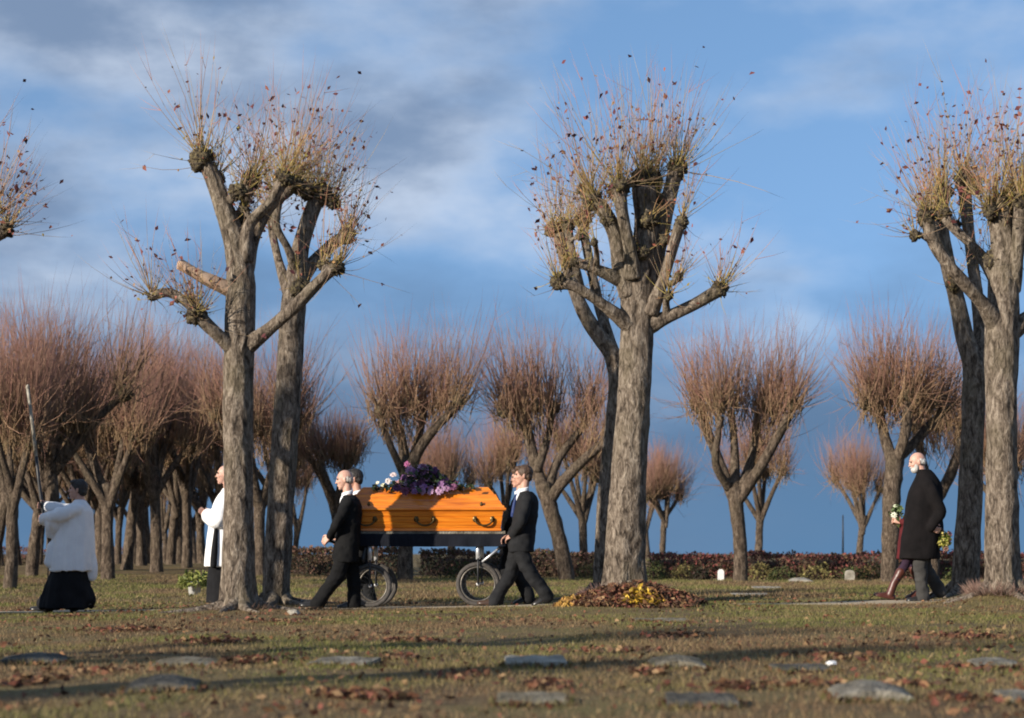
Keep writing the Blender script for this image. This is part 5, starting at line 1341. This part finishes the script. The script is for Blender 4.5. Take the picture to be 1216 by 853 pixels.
person('person in a dark suit hidden behind the one pushing the trolley', DF, dict(
    hip=(608, 652), head=(616.5, 568), neck=(618, 584), shoulder=(619, 595), hair=('full', M['hair_brown']),
    arm_near=dict(elbow=(607, 622, -.24), wrist=(600, 637, -.1), fdir=(-.8, 0, -.35), curl=1.0), arm_far=dict(elbow=(607, 622, .24), wrist=(598, 637, .1), fdir=(-.8, 0, -.35), curl=1.0, thumb=-1),
    leg_a=dict(sy=-1, knee=(598, 684), ankle=(590, 712), pitch=0), leg_b=dict(sy=1, knee=(616, 684), ankle=(628, 708), pitch=.3),
    trousers=M['suit'], collar=True, garments=[suit(619, 612, 590, 656, M['suit'])]))

# old man in the black overcoat
th, Jc = person('person in a black overcoat walking with a bouquet held behind the back', PATH + 0.1, dict(
    hip=(1095, 638), head=(1089, 549), neck=(1096, 563), shoulder=(1099, 575), head_pitch=-.22, hair=('fringe', M['hair_white']), beard=M['hair_white'], skin=M['skin_pale'],
    arm_near=dict(elbow=(1112, 608, -.26), wrist=(1101, 627, -.25), fdir=(.9, .1, -.35), palm=(0, 1, .2), curl=.9, thumb=-1), arm_far=dict(elbow=(1116, 606, .22), wrist=(1116, 630, .02), fdir=(.2, -.6, -.6), palm=(-.5, -.5, 0), curl=.9),
    leg_a=dict(sy=-1, knee=(1091, 674), ankle=(1094, 707), pitch=0), leg_b=dict(sy=1, knee=(1101, 676), ankle=(1118, 700), pitch=.4),
    trousers=M['grey_trousers'], garments=[
        {'name': 'overcoat', 'mat': M['coat'], 'sleeves': [.082, .076, .068, .06, .055], 'fold': folds(.012, 6, 5, 7.2), 'rings': [(1092, 664, 23, .25), (1093, 645, 22.5, .25), (1095, 620, 22, .235), (1098, 592, 21, .225), (1100, 575, 17, .21), (1099, 564, 11, .14), (1097, 558, 8, .09)]}]))
DB = PATH - 0.02
bq = np.array((wx(1117, DB), DB, CAM_H - (640 - HY) / FPX * DB))
bouquet = thing('bouquet', 'yellow green bouquet with pink blooms held behind the black overcoat', 'flowers', tuple(bq))
def bouq(th_, c, axis, n, cols, flowers, seed, r=.13, stem=.2):
    global rng, spray
    keep, sv = rng, spray; rng = np.random.default_rng(seed); spray = th_
    axis = unit(axis); d = unit(axis + rng.normal(size=(n, 3)) * .75); p = c + d * r * rng.uniform(.2, 1, (n, 1))
    V, F, C = leaves_mesh(p, rng.uniform(.014, .03, n), palette(n, cols, .25)); part(th_, 'leaves', V, F, M['leaf_green'], C, False, True)
    m = 9; dd = unit(axis + rng.normal(size=(m, 3)) * .3); V, F, C, _ = shoots_mesh(c - axis * stem * .6 + 0 * dd, dd, np.full(m, stem), np.full(m, .004), np.zeros(m), 2, np.tile((.09, .12, .04), (m, 1)), np.tile((.12, .16, .05), (m, 1))); part(th_, 'stems', V, F, M['leaf_green'], C, True, True)
    for k, (o_, rr, cc) in enumerate(flowers): blossom(c + np.array(o_), rr, cc, seed + k, np.array(o_) + np.array((0, -.08, .02)))
    rng, spray = keep, sv
bouq(bouquet, bq, (.5, -.2, -.5), 330, [(0.30, 0.30, 0.05), (0.20, 0.22, 0.04), (0.12, 0.15, 0.03), (0.36, 0.30, 0.10)], [((.10, -.02, .06), .05, (.6, .25, .24)), ((.09, -.05, -.01), .04, (.6, .2, .2)), ((-.02, -.08, -.05), .04, (.55, .5, .12)), ((.05, -.06, -.12), .045, (.6, .36, .28))], 71)

# woman walking on his far side
th, Jw = person('person in a maroon coat and brown boots, mostly hidden by the black overcoat', PATH + 0.62, dict(
    hip=(1083, 640), head=(1099, 572), neck=(1100, 586), shoulder=(1097, 597), hair=('full', M['hair_dark']), shw=.165, head_scale=.95,
    arm_near=dict(elbow=(1083, 624, -.22), wrist=(1070, 620, -.06), fdir=(-.9, .2, .3), palm=(0, 1, 0), curl=.9), arm_far=dict(elbow=(1083, 624, .2), wrist=(1070, 622, .04), fdir=(-.9, -.2, .3), palm=(0, -1, 0), curl=.9, thumb=-1),
    leg_a=dict(sy=-1, knee=(1071, 674), ankle=(1055, 701), pitch=-.2), leg_b=dict(sy=1, knee=(1086, 674), ankle=(1096, 700), pitch=.3),
    trousers=M['plum'], leg_r=[.08, .07, .05, .042, .036], shoe=M['boot'], boots=True, garments=[
        {'name': 'coat', 'mat': M['maroon'], 'sleeves': [.066, .06, .055, .05, .046], 'fold': folds(.012, 7, 5, 3.2), 'rings': [(1082, 664, 17, .22), (1083, 645, 16, .215), (1085, 620, 14, .18), (1092, 602, 13, .185), (1097, 592, 9, .13), (1099, 586, 7, .08)]}]))
DB2 = PATH + .58; bq = np.array((wx(1063, DB2), DB2, CAM_H - (608 - HY) / FPX * DB2))
roses = thing('white_roses', 'white roses held up in front of the maroon coat', 'flowers', tuple(bq))
bouq(roses, bq + np.array((.03, 0, -.02)), (-.1, -.1, .9), 110, [(0.10, 0.15, 0.05), (0.16, 0.22, 0.09), (0.06, 0.09, 0.03)], [((-.05, -.03, -.02), .045, (.7, .72, .6)), ((-.03, -.03, .09), .035, (.62, .66, .48))], 81, .11, .3)

# robed pole bearer at the far left
DE = PATH - 0.55
pleat = lambda V: .030 * (fbm(V[:, 0] * 13 + 3, V[:, 1] * 13, V[:, 2] * .9, 2) - .5) * 2 * np.clip((1.45 - V[:, 2]) * 1.6, .15, 1.1)
th, Je = person('person in a white surplice over a black cassock carrying a tall pole', DE, dict(
    hip=(84, 652), head=(92, 582), neck=(95, 594), shoulder=(95, 604), head_pitch=.1, hair=('full', M['hair_dark']),
    arm_near=dict(elbow=(72, 614, -.24), wrist=(55, 617, -.05), fdir=(-.8, .4, .1), palm=(.1, 1, 0), curl=1.0), arm_far=dict(elbow=(72, 606, .2), wrist=(55, 602, .05), fdir=(-.8, -.4, .15), palm=(.1, -1, 0), curl=1.0, thumb=-1),
    leg_a=dict(sy=1, knee=(68, 690), ankle=(54, 716), pitch=-.1), leg_b=dict(sy=-1, knee=(92, 692), ankle=(105, 708), pitch=.4), garments=[
        {'name': 'cassock', 'mat': M['cassock'], 'fold': pleat, 'rings': [(80, 722, 31, .27), (80, 710, 29, .26), (82, 690, 25, .24), (84, 672, 20, .20), (87, 640, 15, .16), (93, 612, 12, .15), (95, 597, 6, .07)], 'chains': [([(82, 680, .08), (66, 698, .08), (53, 717, .1)], [13, 13, 11]), ([(88, 684, -.08), (95, 698, -.08), (106, 712, -.08)], [13, 13, 10])]},
        {'name': 'surplice', 'mat': M['surplice'], 'sleeves': [.085, .085, .085, .085, .075], 'chains': [([(76, 610, -.22), (68, 622, -.17), (62, 634, -.12)], [8, 10, 6]), ([(104, 650, 0), (107, 672, 0), (108, 684, 0)], [6, 8, 7]), ([(64, 650, -.1), (61, 668, -.12)], [7, 7])], 'voxel': .011, 'fold': pleat, 'rings': [(86, 678, 26, .26), (86, 665, 26, .255), (87, 640, 24, .24), (89, 618, 21, .22), (93, 606, 16, .205), (95, 598, 9, .13), (95, 594, 6.5, .08)]}]))
q = np.array([P(33, 462, DE), P(40, 520, DE), P(46, 570, DE), P(50, 600, DE), P(53, 626, DE)])
pole = thing('processional_pole', 'tall slender pole, pale above and black below, held by the robed bearer', 'pole', tuple(q[-1]))
part(pole, 'upper_shaft', *tube(np.array([q[0], P(38, 500, DE), P(43, 542, DE)]), [.018, .02, .021], 10), M['stone_pale'])
part(pole, 'finial', *sphere(q[0] + (0, 0, .02), (.024, .024, .035), 10, 8), M['stone_pale'])
part(pole, 'lower_shaft', *tube(np.array([P(43, 542, DE), q[2], q[3], q[4]]), [.018, .019, .019, .019], 10), M['blackpaint'])
# white robed person half hidden by the left trunk
def pleat2(V): return .014 * (fbm(V[:, 0] * 12 + 9, V[:, 1] * 12, V[:, 2] * 1.8, 3) - .5) * 2
person('person in a white robe over black, half hidden behind the left front tree', PATH - 0.1, dict(
    hip=(269, 646), head=(267, 564), neck=(271, 580), shoulder=(271, 591), head_pitch=.05, hair=('thin', M['hair_grey']), skin=M['skin_pale'],
    arm_near=dict(elbow=(263, 620, -.24), wrist=(248, 613, -.05), fdir=(-.7, .3, .5), palm=(.1, 1, 0), curl=.3), arm_far=dict(elbow=(261, 620, .22), wrist=(248, 613, .02), fdir=(-.7, -.3, .5), palm=(.1, -1, 0), curl=.3, thumb=-1),
    leg_a=dict(sy=1, knee=(263, 684), ankle=(261, 713), pitch=0), leg_b=dict(sy=-1, knee=(271, 684), ankle=(275, 711), pitch=.1), garments=[
        {'name': 'cassock', 'mat': M['cassock'], 'fold': pleat2, 'rings': [(267, 716, 22, .24), (267, 690, 21, .23), (268, 660, 18, .21), (269, 625, 16, .2), (271, 600, 14, .18), (271, 584, 7, .09)]},
        {'name': 'alb', 'mat': M['surplice'], 'sleeves': [.082, .082, .09, .10, .088], 'voxel': .011, 'fold': pleat2, 'rings': [(267, 673, 24.5, .255), (267, 655, 23, .245), (268, 630, 20, .225), (270, 606, 18, .215), (271, 592, 14, .195), (271, 585, 9, .13), (271, 580, 6.5, .08)]},
        {'name': 'stole', 'mat': M['cassock'], 'fold': None, 'chains': [([(260, 626, -.225), (259, 640, -.238), (258, 655, -.248), (257, 671, -.255)], [2.4, 3.2, 4.0, 4.2])]}]))
